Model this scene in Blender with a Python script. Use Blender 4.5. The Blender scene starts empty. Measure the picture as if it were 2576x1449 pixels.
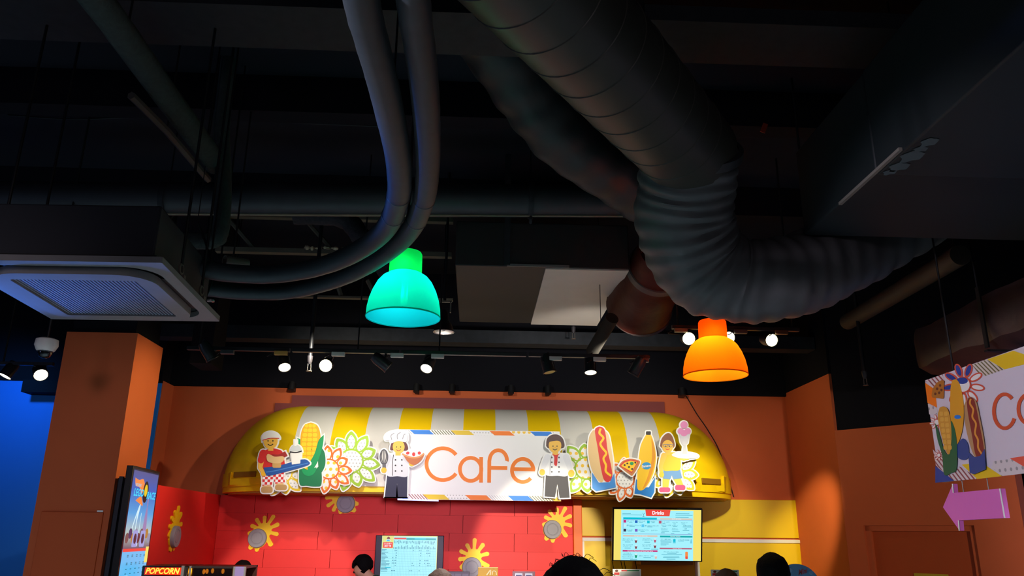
import bpy, bmesh, math, random
from mathutils import Vector, Matrix, noise
random.seed(7)
sc = bpy.context.scene
COL = sc.collection

# ------------------------------------------------------------------ camera
W, H, FPX = 2576.0, 1449.0, 2000.0
PITCH, ROLL, YAW = map(math.radians, (17.33, 0.62, 2.36))
CAM = Vector((0, 0, 1.65))
FWD = Vector((math.sin(YAW)*math.cos(PITCH), math.cos(YAW)*math.cos(PITCH), math.sin(PITCH)))
_r0 = Vector((math.cos(YAW), -math.sin(YAW), 0)); _u0 = _r0.cross(FWD)
RGT = _r0*math.cos(ROLL) + _u0*math.sin(ROLL); UPV = RGT.cross(FWD)
cd = bpy.data.cameras.new('camera'); cam = bpy.data.objects.new('camera', cd); COL.objects.link(cam)
cd.sensor_width = 36; cd.lens = 36*FPX/W; cd.clip_start = .05; cd.clip_end = 60
cam.matrix_world = Matrix(((RGT.x, UPV.x, -FWD.x, CAM.x), (RGT.y, UPV.y, -FWD.y, CAM.y), (RGT.z, UPV.z, -FWD.z, CAM.z), (0, 0, 0, 1)))
sc.camera = cam

# ------------------------------------------------------------------ colour management, world, lights
vs = sc.view_settings
vs.view_transform = 'Standard'; vs.look = 'None'; vs.gamma = 1.0; vs.exposure = 0.0; vs.use_curve_mapping = False
world = bpy.data.worlds.new('world'); sc.world = world; world.use_nodes = True
bg = world.node_tree.nodes['Background']; bg.inputs[0].default_value = (.35, .4, .6, 1); bg.inputs[1].default_value = .004
sc.cycles.use_denoising = True
sc.cycles.sample_clamp_indirect = 3.0
sc.cycles.max_bounces = 6

def spot(name, loc, aim, power, color=(1, .93, .8), angle=50, blend=.5, radius=.05):
    l = bpy.data.lights.new(name, 'SPOT'); l.energy = power; l.color = color
    l.spot_size = math.radians(angle); l.spot_blend = blend; l.shadow_soft_size = radius
    o = bpy.data.objects.new(name, l); COL.objects.link(o); o.location = loc
    o.rotation_euler = (Vector(aim)-Vector(loc)).to_track_quat('-Z', 'Y').to_euler(); return o
def point(name, loc, power, color, radius=.04):
    l = bpy.data.lights.new(name, 'POINT'); l.energy = power; l.color = color; l.shadow_soft_size = radius
    o = bpy.data.objects.new(name, l); COL.objects.link(o); o.location = loc; return o

# unseen lamps and added fills without fixtures, and the spots on the track rails
spot('hall_spot', (1.5, -1.5, 3.1), (0.72, 9.2, 1.5), 4100, (1, .88, .7), 8.5, .35, .05)
spot('hall_spot', (-.9, -1.5, 3.1), (-2.0, 9.2, 0.92), 2300, (1, .86, .66), 9.5, .35, .05)
spot('hall_spot', (-2.4, -1.5, 3.2), (-3.0, 8.4, 1.6), 250, (1, .85, .95), 22, .7, .45)  # added fill for the red side wall
spot('hall_spot', (0.1, 0.8, 2.1), (-.8, 9.2, 1.45), 1150, (1, .8, 1), 25, 1, .3)  # added wide fill for the dim middle of the red wall
spot('hall_spot', (-3.6, 0.4, 3.0), (3.0, 3.9, 2.2), 1200, (.84, .74, .9), 26, .6, .08)  # added fill aimed at the hanging sign's face
point('hall_lamp', (-0.4, -2.2, 2.5), 58, (1, .9, 1), .7)  # added general fill, no lamp stands there
spot('hall_spot', (4.0, -1.2, 2.2), (4.35, 7.6, 1.85), 640, (1, .86, .76), 24, .8, .15)  # added fill for the turned orange wall
point('hall_lamp', (-7.4, 2.4, 2.2), 48, (.42, .5, 1), .5)  # added bluish fill from the far left
for dx, dy, dz, pw in ((-2.1, 4.0, 2.7, 420), (1.4, 1.8, 2.9, 110), (0.2, 5.5, 2.8, 430), (3.7, 4.2, 2.7, 170), (-4.6, 4.4, 2.9, 200)):  # unseen spots added so the floor bounces light upwards
    spot('floor_downlight', (dx, dy, dz), (dx, dy, 0), pw, (.9, .93, 1), 95, .6, .1)
spot('track_beam', (-1.27, 6.3, 3.15), (-1.4, 8.7, 2.65), 150, (1, .93, .78), 72, .9, .04)
spot('track_beam', (0.4, 6.6, 3.1), (-2.9, 9.2, 2.6), 150, (1, .93, .8), 31, .6, .03)
spot('track_beam', (-.33, 6.3, 3.15), (0.1, 8.8, 2.8), 60, (1, .97, .9), 95, .8, .04)
spot('track_beam', (1.15, 6.3, 3.15), (1.0, 8.8, 2.75), 95, (1, .96, .9), 95, .8, .04)
spot('track_beam', (2.0, 6.3, 3.0), (1.9, 8.8, 2.45), 80, (1, .9, .72), 55, .8, .04)
spot('track_beam', (2.55, 7.0, 2.95), (3.66, 8.8, 1.75), 290, (1, .88, .42), 27, .8, .04)  # added spot off the track, confined to the orange side face
spot('track_beam', (-.4, 5.6, 2.9), (-2.82, 8.3, 1.5), 120, (1, .8, .85), 36, .8, .05)  # added fill for the red side wall, off the track
spot('track_beam', (2.3, 8.25, 3.25), (3.66, 8.7, 2.7), 13, (1, .88, .5), 100, .8, .04)  # added top fill for the orange side face, no fixture
spot('track_beam', (2.1, 6.2, 3.0), (2.5, 9.3, 1.5), 250, (1, .92, .66), 36, .7, .04)
spot('blue_wash', (-4.9, 8.0, 3.35), (-5.2, 9.0, 2.75), 40, (.06, .34, 1), 120, .9, .05)
spot('blue_wash', (-4.3, 5.2, 2.2), (-2.55, 4.2, 2.86), 900, (.06, .22, 1), 22, .9, .08)
spot('pillar_beam', (-1.1, 6.66, 3.0), (-2.9, 6.95, 2.4), 105, (1, .85, .4), 62, .8, .05)  # added unseen spot that lights only the pillar's side face

# ------------------------------------------------------------------ pixel -> point in the room
def ray(x, y): return FWD + RGT*((x-W/2)/FPX) - UPV*((y-H/2)/FPX)
def PY(x, y, Y): d = ray(x, y); return CAM + d*(Y/d.y)
def PX(x, y, X): d = ray(x, y); return CAM + d*(X/d.x)
def PZ(x, y, Z): d = ray(x, y); return CAM + d*((Z-CAM.z)/d.z)

# ------------------------------------------------------------------ materials
def lin(c):
    if isinstance(c, str): c = tuple(int(c[i:i+2], 16) for i in (0, 2, 4))
    return tuple((v/255/12.92 if v/255 <= .04045 else ((v/255+.055)/1.055)**2.4) for v in c) + (1,)
_mats = {}
def M(name, color=(200, 200, 200), rough=.6, metal=0.0, emit=0.0, bump=0.0, scale=40.0, vary=0.0, spec=.4, trans=None):
    if name in _mats: return _mats[name]
    m = bpy.data.materials.new(name); m.use_nodes = True; nt = m.node_tree; b = nt.nodes['Principled BSDF']
    c = lin(color); b.inputs['Base Color'].default_value = c; b.inputs['Roughness'].default_value = rough
    b.inputs['Metallic'].default_value = metal; b.inputs['Specular IOR Level'].default_value = spec
    if emit: b.inputs['Emission Color'].default_value = c; b.inputs['Emission Strength'].default_value = emit
    if bump or vary:
        tc = nt.nodes.new('ShaderNodeTexCoord'); n = nt.nodes.new('ShaderNodeTexNoise'); n.inputs['Scale'].default_value = scale; n.inputs['Detail'].default_value = 5
        nt.links.new(tc.outputs['Object'], n.inputs['Vector'])
        if bump:
            bp = nt.nodes.new('ShaderNodeBump'); bp.inputs['Strength'].default_value = bump; bp.inputs['Distance'].default_value = .01
            nt.links.new(n.outputs['Fac'], bp.inputs['Height']); nt.links.new(bp.outputs['Normal'], b.inputs['Normal'])
        if vary:
            mx = nt.nodes.new('ShaderNodeMix'); mx.data_type = 'RGBA'
            mx.inputs[6].default_value = tuple(v*(1-vary) for v in c[:3])+(1,); mx.inputs[7].default_value = tuple(min(1, v*(1+vary)) for v in c[:3])+(1,)
            nt.links.new(n.outputs['Fac'], mx.inputs[0]); nt.links.new(mx.outputs[2], b.inputs['Base Color'])
    _mats[name] = m; return m
def pattern(name, a, b_, kind, size, width=.4, ang=45, rough=.5, plane='xz', stagger=True):
    """flat print: stripes, polka dots or checks in the object's own plane"""
    if name in _mats: return _mats[name]
    m = bpy.data.materials.new(name); m.use_nodes = True; nt = m.node_tree; b = nt.nodes['Principled BSDF']; b.inputs['Roughness'].default_value = rough
    N, L = nt.nodes.new, nt.links.new
    tc = N('ShaderNodeTexCoord'); sp = N('ShaderNodeSeparateXYZ'); L(tc.outputs['Object'], sp.inputs[0])
    def mth(op, x, y=0.0):
        n = N('ShaderNodeMath'); n.operation = op
        for i, v in enumerate((x, y)):
            if hasattr(v, 'is_output'): L(v, n.inputs[i])
            else: n.inputs[i].default_value = v
        return n.outputs[0]
    u = sp.outputs['X' if plane == 'xz' else 'Y']; v = sp.outputs['Z']
    if kind == 'stripe':
        t = mth('ADD', mth('MULTIPLY', u, math.cos(math.radians(ang))/size), mth('MULTIPLY', v, math.sin(math.radians(ang))/size))
        fac = mth('LESS_THAN', mth('FRACT', mth('ADD', t, 100.0)), width)
    elif kind == 'dots':
        q = mth('ADD', mth('DIVIDE', u, size), 100.0); p = mth('ADD', mth('DIVIDE', v, size), 100.0)
        row = mth('FLOOR', p)
        if stagger: q = mth('ADD', q, mth('MULTIPLY', mth('MODULO', row, 2.0), .5))
        dx = mth('SUBTRACT', mth('FRACT', q), .5); dy = mth('SUBTRACT', mth('FRACT', p), .5)
        d = mth('SQRT', mth('ADD', mth('MULTIPLY', dx, dx), mth('MULTIPLY', dy, dy))); fac = mth('LESS_THAN', d, width)
    else:
        q = mth('FLOOR', mth('ADD', mth('DIVIDE', u, size), 100.0)); p = mth('FLOOR', mth('ADD', mth('DIVIDE', v, size), 100.0))
        fac = mth('MODULO', mth('ADD', q, p), 2.0)
    mx = N('ShaderNodeMix'); mx.data_type = 'RGBA'; mx.inputs[6].default_value = lin(a); mx.inputs[7].default_value = lin(b_)
    L(fac, mx.inputs[0]); L(mx.outputs[2], b.inputs['Base Color']); _mats[name] = m; return m
def shade_mat(name, diff, trans, mixf=.6, clear=0.0):
    m = bpy.data.materials.new(name); m.use_nodes = True; nt = m.node_tree; nt.nodes.remove(nt.nodes['Principled BSDF']); tr = nt.nodes.new('ShaderNodeBsdfTransparent'); x2 = nt.nodes.new('ShaderNodeMixShader'); x2.inputs[0].default_value = clear
    d = nt.nodes.new('ShaderNodeBsdfDiffuse'); t = nt.nodes.new('ShaderNodeBsdfTranslucent'); x = nt.nodes.new('ShaderNodeMixShader')
    d.inputs[0].default_value = lin(diff); t.inputs[0].default_value = lin(trans); x.inputs[0].default_value = mixf
    nt.links.new(d.outputs[0], x.inputs[1]); nt.links.new(t.outputs[0], x.inputs[2]); nt.links.new(x.outputs[0], x2.inputs[1]); nt.links.new(tr.outputs[0], x2.inputs[2]); tr.inputs[0].default_value = lin(trans); nt.links.new(x2.outputs[0], nt.nodes['Material Output'].inputs[0]); return m

ORANGE = M('orange_paint', (198, 92, 46), .75, vary=.04, scale=6, bump=.05)
BLACKP = M('black_paint', (17, 17, 23), .85, spec=.12)
BLACKC = M('black_ceiling', (30, 31, 38), .9, spec=.1)
BLACKM = M('black_metal', (17, 18, 21), .5, spec=.3, vary=.2, scale=18)
DUSTY = M('dusty_black_metal', (36, 38, 42), .75, spec=.25, vary=.45, scale=14, bump=.15)
REDP = M('red_paint', (230, 37, 33), .55, vary=.04, scale=10)
YEL = M('yellow_paint', (255, 212, 10), .5)
YELW = M('yellow_wall_panel', (226, 190, 10), .45)
WHITE = M('white_gloss', (236, 236, 230), .45)
CREAM = M('white_awning', (226, 224, 214), .6)
BLUEW = M('blue_paint', (40, 130, 225), .7)
GREYST = M('grey_plastic', (150, 150, 158), .5)
CHROME = M('brushed_metal', (150, 150, 150), .35, metal=.9)
TRIM = M('white_edging', (222, 222, 220), .5)

# ------------------------------------------------------------------ mesh builder
class MB:
    def __init__(s): s.v, s.f = [], []
    def add(s, vs_, fs_):
        o = len(s.v); s.v += [Vector(p) for p in vs_]; s.f += [tuple(o+i for i in f) for f in fs_]; return s
    def box(s, c, d, rot=None):
        c = Vector(c); P = []
        for k in range(8):
            p = Vector(((-.5, .5)[k & 1]*d[0], (-.5, .5)[(k >> 1) & 1]*d[1], (-.5, .5)[(k >> 2) & 1]*d[2]))
            P.append(c + (rot @ p if rot else p))
        return s.add(P, [(0, 2, 3, 1), (4, 5, 7, 6), (0, 1, 5, 4), (2, 6, 7, 3), (0, 4, 6, 2), (1, 3, 7, 5)])
    def hexa(s, P): return s.add(P, [(0, 2, 3, 1), (4, 5, 7, 6), (0, 1, 5, 4), (2, 6, 7, 3), (0, 4, 6, 2), (1, 3, 7, 5)])
    def tube(s, path, r, n=16, caps=True, wob=0.0, seed=0):
        path = [Vector(p) for p in path]; m = len(path); rs = r if isinstance(r, (list, tuple)) else [r]*m
        up = None; V = []
        for i, p in enumerate(path):
            t = (path[min(i+1, m-1)]-path[max(i-1, 0)]).normalized()
            if up is None: up = Vector((0, 0, 1)) if abs(t.z) < .9 else Vector((0, 1, 0))
            a = (up - t*up.dot(t)).normalized(); b = t.cross(a); up = a
            for k in range(n):
                an = 2*math.pi*k/n; q = rs[i]
                if wob: q *= 1 + wob*noise.noise(Vector((i*.9+seed, math.cos(an)*1.3, math.sin(an)*1.3))) + wob*.5*noise.noise(Vector((i*2.1, math.cos(an)*3+seed, math.sin(an)*3)))
                V.append(p + (a*math.cos(an)+b*math.sin(an))*q)
        F = [(i*n+k, i*n+(k+1) % n, (i+1)*n+(k+1) % n, (i+1)*n+k) for i in range(m-1) for k in range(n)]
        if caps: F += [tuple(range(n-1, -1, -1)), tuple((m-1)*n+k for k in range(n))]
        return s.add(V, F)
    def cyl(s, a, b, r, r2=None, n=16, caps=True): return s.tube([a, b], [r, r if r2 is None else r2], n, caps)
    def lathe(s, o, prof, n=32, axis=(0, 0, 1), caps=False):
        """prof: (radius, height along axis)"""
        o = Vector(o); ax = Vector(axis).normalized(); a = ax.orthogonal().normalized(); b = ax.cross(a); V = []
        for r, h in prof:
            for k in range(n):
                an = 2*math.pi*k/n; V.append(o + ax*h + (a*math.cos(an)+b*math.sin(an))*r)
        m = len(prof); F = [(i*n+k, i*n+(k+1) % n, (i+1)*n+(k+1) % n, (i+1)*n+k) for i in range(m-1) for k in range(n)]
        if caps: F += [tuple(range(n-1, -1, -1)), tuple((m-1)*n+k for k in range(n))]
        return s.add(V, F)
    def ball(s, c, r, nu=16, nv=10, rot=None):
        if not isinstance(r, (tuple, list)): r = (r, r, r)
        c = Vector(c); V = []; F = []
        for j in range(nv+1):
            th = math.pi*j/nv
            for k in range(nu):
                ph = 2*math.pi*k/nu; p = Vector((r[0]*math.sin(th)*math.cos(ph), r[1]*math.sin(th)*math.sin(ph), r[2]*math.cos(th)))
                V.append(c + (rot @ p if rot else p))
        for j in range(nv):
            for k in range(nu): F.append((j*nu+k, (j+1)*nu+k, (j+1)*nu+(k+1) % nu, j*nu+(k+1) % nu))
        return s.add(V, F)
    def prism(s, front, off):
        """polygon (list of points) extruded by the vector off"""
        n = len(front); off = Vector(off)
        return s.add([Vector(p) for p in front]+[Vector(p)+off for p in front],
                     [tuple(range(n)), tuple(range(2*n-1, n-1, -1))]+[(i, n+i, n+(i+1) % n, (i+1) % n) for i in range(n)])
    def build(s, name, mat, parent=None, kind=None, label=None, smooth=True, bevel=0.0, cat=None, group=None):
        me = bpy.data.meshes.new(name); org = Vector((0, 0, 0))
        if parent is not None: org = parent.matrix_world.translation.copy() if parent.get('_w') is None else Vector(parent['_w'])
        elif s.v:
            lo = Vector([min(p[i] for p in s.v) for i in range(3)]); hi = Vector([max(p[i] for p in s.v) for i in range(3)]); org = (lo+hi)/2; org.z = lo.z
        me.from_pydata([tuple(p-org) for p in s.v], [], s.f); me.validate(); me.update()
        bm = bmesh.new(); bm.from_mesh(me); bmesh.ops.remove_doubles(bm, verts=bm.verts, dist=1e-6); bmesh.ops.recalc_face_normals(bm, faces=bm.faces); bm.to_mesh(me); bm.free()
        if smooth:
            for p in me.polygons: p.use_smooth = True
            me.set_sharp_from_angle(angle=math.radians(38))
        if mat: me.materials.append(mat)
        o = bpy.data.objects.new(name, me); COL.objects.link(o)
        if parent is not None: o.parent = parent
        else: o.location = org
        o['_w'] = tuple(org)
        if bevel:
            b = o.modifiers.new('bevel', 'BEVEL'); b.width = bevel; b.segments = 2; b.limit_method = 'ANGLE'
        if kind: o['kind'] = kind
        if label: o['label'] = label
        if cat: o['category'] = cat
        if group: o['group'] = group
        return o
def thing(name, label, cat, loc=(0, 0, 0), group=None):
    o = bpy.data.objects.new(name, None); COL.objects.link(o); o.location = loc; o.empty_display_size = .1
    o['label'] = label; o['category'] = cat; o['_w'] = tuple(loc)
    if group: o['group'] = group
    return o
def spline(pts, n=8):
    pts = [Vector(p) for p in pts]; out = []
    for i in range(len(pts)-1):
        p0, p1, p2, p3 = pts[max(i-1, 0)], pts[i], pts[i+1], pts[min(i+2, len(pts)-1)]
        for k in range(n):
            t = k/n; out.append(.5*((2*p1)+(-p0+p2)*t+(2*p0-5*p1+4*p2-p3)*t*t+(-p0+3*p1-3*p2+p3)*t**3))
    return out+[pts[-1]]
_tcache = {}
def text_geo(body, bold=0.0, shear=0.0):
    key = (body, bold, shear)
    if key in _tcache: return _tcache[key]
    cu = bpy.data.curves.new('t', 'FONT'); cu.body = body; cu.size = 1; cu.offset = bold; cu.shear = shear; cu.align_x = 'CENTER'; cu.align_y = 'CENTER'; cu.resolution_u = 3
    o = bpy.data.objects.new('t', cu); COL.objects.link(o); bpy.context.view_layer.update()
    me = bpy.data.meshes.new_from_object(o.evaluated_get(bpy.context.evaluated_depsgraph_get()))
    r = ([tuple(v.co) for v in me.vertices], [tuple(p.vertices) for p in me.polygons])
    bpy.data.objects.remove(o); bpy.data.curves.remove(cu); bpy.data.meshes.remove(me)
    xs = [v[0] for v in r[0]] or [0]; ys = [v[1] for v in r[0]] or [0]
    cx, cy = (min(xs)+max(xs))/2, (min(ys)+max(ys))/2; w = max(max(xs)-min(xs), 1e-4); h = max(max(ys)-min(ys), 1e-4)
    _tcache[key] = ([((x-cx), (y-cy)) for x, y, z in r[0]], r[1], w, h); return _tcache[key]

# ================================================================== SETTING
CEIL = 4.7
MB().box((-1, 3.2, -.05), (16, 14, .1)).build('floor', M('grey_floor', (140, 164, 170), .5), kind='structure')
MB().box((-1, 3.2, CEIL+.05), (16, 14, .1)).build('ceiling', BLACKC, kind='structure')
ZT = 3.27
RX = 3.663; LX = -3.527
wb = MB().box(((LX+RX)/2, 9.4, ZT/2), (RX-LX+.4, .2, ZT)).build('wall_back', ORANGE, kind='structure')
MB().box(((LX+RX)/2, 9.38, (ZT+CEIL)/2), (RX-LX+.4, .24, CEIL-ZT)).build('wall_back_upper', BLACKP, kind='structure')
MB().box((LX-.004, 9.14, ZT/2), (.012, .34, ZT)).build('wall_left_return', ORANGE, kind='structure')
MB().box((LX-2.4, 9.06, 3.24/2), (4.79, .2, 3.24)).build('wall_left_blue', BLUEW, kind='structure')
MB().box((LX-2.4, 9.05, (3.24+CEIL)/2), (4.8, .24, CEIL-3.24)).build('wall_left_blue_upper', BLACKP, kind='structure')
MB().box((-8.6, 3.2, CEIL/2), (.2, 14, CEIL)).build('wall_left', BLACKP, kind='structure')
MB().box((6.9, 3.2, CEIL/2), (.2, 14, CEIL)).build('wall_right', BLACKP, kind='structure')
MB().box((-1, -3.4, CEIL/2), (16, .2, CEIL)).build('wall_front', BLACKP, kind='structure')
# right-hand orange side face, then the wall that turns towards the hall, with a recessed doorway
c0 = Vector((RX, 8.071, 0)); e1 = PZ(2340, 1062, 2.718); d1 = (Vector((e1.x, e1.y, 0))-c0).normalized(); nrm = Vector((-d1.y, d1.x, 0))
if nrm.y < 0: nrm = -nrm
MB().box((RX+.02, 8.75, 3.31/2), (.04, 1.36, 3.31)).build('wall_right_return', ORANGE, kind='structure')
MB().hexa([(RX, 8.071, 3.31), (RX, 9.4, 3.31), (RX+.4, 8.071, 3.31), (RX+.4, 9.4, 3.31), (RX, 8.071, CEIL), (RX, 9.4, CEIL), (RX+.4, 8.071, CEIL), (RX+.4, 9.4, CEIL)]).build('wall_right_return_upper', BLACKP, kind='structure')
def along(t, z, off=0.0): p = c0 + d1*t + nrm*off; return Vector((p.x, p.y, z))
def tpix(x, y):
    d = ray(x, y); # intersect with the vertical plane of the turned wall
    k = (c0-CAM).dot(nrm)/d.dot(nrm); p = CAM + d*k; return (Vector((p.x, p.y, 0))-c0).dot(d1), p.z
tL, zD = tpix(2172, 1322); tR, _ = tpix(2450, 1322); tE, _ = tpix(2562, 1250)
def slab(t0, t1, z0, z1, o0=0.0, o1=.2):
    return [along(t0, z0, o0), along(t1, z0, o0), along(t0, z0, o1), along(t1, z0, o1), along(t0, z1, o0), along(t1, z1, o0), along(t0, z1, o1), along(t1, z1, o1)]
w = MB(); w.hexa(slab(0, tL, 0, 2.718)); w.hexa(slab(tR, tE, 0, 2.718)); w.hexa(slab(tL, tR, zD, 2.718)); w.build('wall_right_turned', ORANGE, kind='structure')
MB().hexa(slab(0.0, tE+2.5, 2.718, CEIL, .02, .2)).build('wall_right_turned_upper', BLACKP, kind='structure')
door = MB().hexa(slab(tL, tR, 0, zD, .07, .14)).build('door_1', M('door_orange', (178, 74, 24), .6, vary=.04, scale=8), kind='structure')
MB().hexa(slab(tL, tL+.05, 0, zD, .03, .08)).hexa(slab(tR-.05, tR, 0, zD, .03, .08)).hexa(slab(tL, tR, zD-.05, zD, .03, .08)).build('door_frame', ORANGE, door)
t0, z0 = tpix(2292, 1442); t1, _ = tpix(2378, 1442)
MB().hexa(slab(t0, t1, z0-.25, z0, .06, .07)).build('notice', M('yellow_notice', (190, 165, 30), .5), door, label='yellow notice on the door')
MB().hexa(slab(tE, tE+2.5, 0, 2.718, .5, .7)).build('wall_right_blue', BLUEW, kind='structure')

# pillar
pc = PZ(347, 838, 3.252); pl = PZ(170, 835, 3.252); pr = PZ(410, 876, 3.252)
px0, px1, py0, py1 = pl.x, pc.x, pc.y, pr.y
MB().box(((px0+px1)/2, (py0+py1)/2, 3.252/2), (px1-px0, py1-py0, 3.252)).build('pillar', ORANGE, kind='structure')
MB().box(((px0+px1)/2, (py0+py1)/2, (3.252+CEIL)/2), (px1-px0-.06, py1-py0-.06, CEIL-3.252)).build('pillar_upper', BLACKP, kind='structure')
pa = PY(106, 1287, py0); pb = PY(262, 1287, py0)
pp = MB().box(((pa.x+pb.x)/2, py0-.006, pa.z/2), (pb.x-pa.x, .012, pa.z)).build('trim_1', M('pillar_panel', (196, 84, 30), .55), kind='structure', bevel=.003)
st = PY(252, 1290, py0); MB().box((st.x, py0-.004, st.z+.012), (.045, .008, .014)).build('sticker', WHITE, pp, label='small white sticker')
nb0, nb1 = PY(78, 962, 8.9), PY(142, 993, 8.9)
MB().box(((nb0.x+nb1.x)/2+.12, 8.87, (nb0.z+nb1.z)/2), (nb1.x-nb0.x+.24, .26, nb0.z-nb1.z)).build('trim_2', BLACKP, kind='structure')
hb0, hb1 = PY(398, 800, 6.5), PY(450, 862, 6.5)
hbx = MB().box(((hb0.x+hb1.x)/2, 7.5, (hb1.z+CEIL)/2), (hb1.x-hb0.x, .35, CEIL-hb1.z)).build('trim_3', BLACKP, kind='structure')

# red front wall, built of big bricks, with a side wall coming forward
YR = 9.2; rxl = PY(555, 1245, YR).x; rxr = PY(1440, 1258, YR).x; RZ = 2.05
rw = MB().box(((rxl+rxr)/2, YR+.05, RZ/2), (rxr-rxl, .06, RZ)).build('wall_red', M('red_mortar', (120, 16, 14), .8), kind='structure')
bw, bh, gap = .716, .188, .005
for r in range(6):
    z1 = RZ - r*bh; z0 = z1-bh; off = (PY(1294 if r % 2 == 0 else 1327, 1280, YR).x) % bw
    x = rxl - (rxl % bw) + off - bw
    while x < rxr:
        a, b = max(x, rxl), min(x+bw, rxr)
        if b-a > .03:
            MB().box(((a+b)/2, YR+.015+random.uniform(0, .0012), (z0+z1)/2), (b-a-gap, .04, bh-.0012)).build('brick', REDP, rw, smooth=False)
        x += bw
lo = RZ-6*bh; MB().box(((rxl+rxr)/2, YR+.015, lo/2), (rxr-rxl, .04, lo)).build('lower_panel', REDP, rw)
ry0 = 7.35
sw = MB().box((rxl-.04, (ry0+YR)/2, RZ/2), (.08, YR-ry0+.06, RZ)).build('wall_red_side', REDP, kind='structure')
xo = PY(1462, 1258, YR).x
MB().box(((rxr+xo)/2, 9.22, 1.025), (xo-rxr, .16, 2.05)).build('trim_4', M('orange_post', (238, 110, 36), .5), kind='structure', bevel=.008)
# yellow wall panels on the right
YY = 9.28; xr = PY(2016, 1300, YY).x; zt = PY(1800, 1256, YY).z; zs = PY(1800, 1352, YY).z
yw = MB().box(((xo+xr)/2, YY+.02, (zt+zs)/2), (xr-xo, .04, zt-zs)).build('wall_yellow_upper', YELW, kind='structure', bevel=.004)
zs2 = zs-.016
yl = MB().box(((xo+xr)/2+.02, YY+.015, zs2/2), (xr-xo+.04, .05, zs2)).build('wall_yellow_lower', YELW, kind='structure', bevel=.004)
MB().box(((xo+xr)/2+.02, YY-.012, zs2-.018), (xr-xo+.06, .02, .036)).build('edging', TRIM, yl, label='white edging strip')
for x in (xo+.02, xr+.035): MB().box((x, YY-.012, zs2/2-.02), (.03, .02, zs2-.04)).build('edging', TRIM, yl, label='white edging strip')
ps = PY(1753, 1430, YY); MB().box((ps.x, YY-.016, ps.z-.45), (.05, .03, 1.05)).build('edging', TRIM, yl, label='white upright seam strip')
# dark strip on the wall over the awning, standing in for a cast shadow
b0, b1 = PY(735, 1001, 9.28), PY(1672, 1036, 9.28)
SHADOW_STRIP = M('maroon_board', (128, 58, 56), .75)
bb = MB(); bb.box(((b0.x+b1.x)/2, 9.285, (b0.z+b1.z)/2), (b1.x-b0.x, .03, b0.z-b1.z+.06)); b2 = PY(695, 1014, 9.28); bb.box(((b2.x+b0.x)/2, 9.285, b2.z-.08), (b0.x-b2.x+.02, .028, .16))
bb.build('trim_5', SHADOW_STRIP, kind='structure')  # no real trim: strip standing in for the cast shadow

# ================================================================== AWNING
AW0 = 2.08; ATOP = 3.05
aw = thing('striped_awning', 'large domed yellow and white striped awning over the red serving wall', 'awning', (0, 9.2, AW0))
AXL, AXR = PY(560, 1236, 9.2).x, PY(1838, 1250, 9.2).x; RXE = 1.15; RYE = .86
TXL, TXR = PY(770, 1028, 9.3).x, PY(1640, 1040, 9.3).x
def plan(s):
    """s = world X on the base outline -> Y"""
    if s < AXL+RXE: k = (AXL+RXE-s)/RXE
    elif s > AXR-RXE: k = (s-AXR+RXE)/RXE
    else: k = 0
    return 9.27 - RYE*math.sqrt(max(0, 1-min(1, k)**2.0))
def dome(x, th, lift=0.0):
    y = plan(x); rx_ = min(max(x, TXL), TXR); s = math.cos(th); 
    return Vector((rx_+(x-rx_)*s, 9.29+(y-9.29)*s, AW0+.04+(ATOP-AW0-.04)*math.sin(th)**.92))
bounds = [PY(x, 1030+(x-785)*.0155, 9.29).x for x in (785, 868, 945, 1020, 1094, 1169, 1244, 1320, 1395, 1470, 1546, 1622)]
edges = [AXL+.012]+bounds+[AXR-.012]
NT = 18
for i in range(len(edges)-1):
    a, b = edges[i], edges[i+1]; end = i in (0, len(edges)-2); n = 22 if end else 5; m = MB(); V = []; F = []
    for k in range(n+1):
        t = k/n
        if end: t = (1-math.cos(t*math.pi/2)) if i == 0 else math.sin(t*math.pi/2)
        x = a+(b-a)*t
        for j in range(NT+1): V.append(dome(x, math.pi/2*j/NT))
    for k in range(n):
        for j in range(NT): F.append((k*(NT+1)+j, (k+1)*(NT+1)+j, (k+1)*(NT+1)+j+1, k*(NT+1)+j+1))
    m.add(V, F); m.build('end_cap' if end else 'stripe', CREAM if i % 2 else YEL, aw)
# base ledge: a curved slab under the dome, its soffit, raised end blocks and shade-coloured notch blocks
def outline(grow, n=40):
    P = []
    for k in range(n+1):
        an = math.pi*k/n; c = -math.cos(an); cx = (AXL+RXE) if c < 0 else (AXR-RXE)
        P.append((cx + (RXE+grow)*c, 9.29-(RYE+grow)*math.sin(an)))
    return P
m = MB(); o1 = outline(.0); m.prism([(x, y, AW0-.015) for x, y in o1], (0, 0, .07)); m.build('base_ledge', YEL, aw)
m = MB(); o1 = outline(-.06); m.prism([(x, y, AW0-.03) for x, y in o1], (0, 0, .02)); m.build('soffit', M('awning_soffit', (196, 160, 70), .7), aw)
NOTCH_SHADE = M('notch_brown', (150, 105, 10), .7)  # recess shade put into the colour of solid blocks
def blockA(xa, xb, h, dep, zb=AW0+.05):
    ya, yb = plan(xa), plan(xb)
    return [Vector((xa, ya-.03, zb)), Vector((xb, yb-.03, zb)), Vector((xa, min(9.29, ya+dep), zb)), Vector((xb, min(9.29, yb+dep), zb)), Vector((xa, ya-.03, zb+h)), Vector((xb, yb-.03, zb+h)), Vector((xa, min(9.29, ya+dep), zb+h)), Vector((xb, min(9.29, yb+dep), zb+h))]
for (xa, xb, h) in ((AXL+.012, AXL+.2, .14), (AXL+.2, AXL+.62, .07), (AXR-.2, AXR-.012, .17), (AXR-.66, AXR-.2, .09), (AXR-1.15, AXR-.66, .05)):
    MB().hexa(blockA(xa, xb, h, .3)).build('end_block', YEL, aw, bevel=.006)
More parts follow.
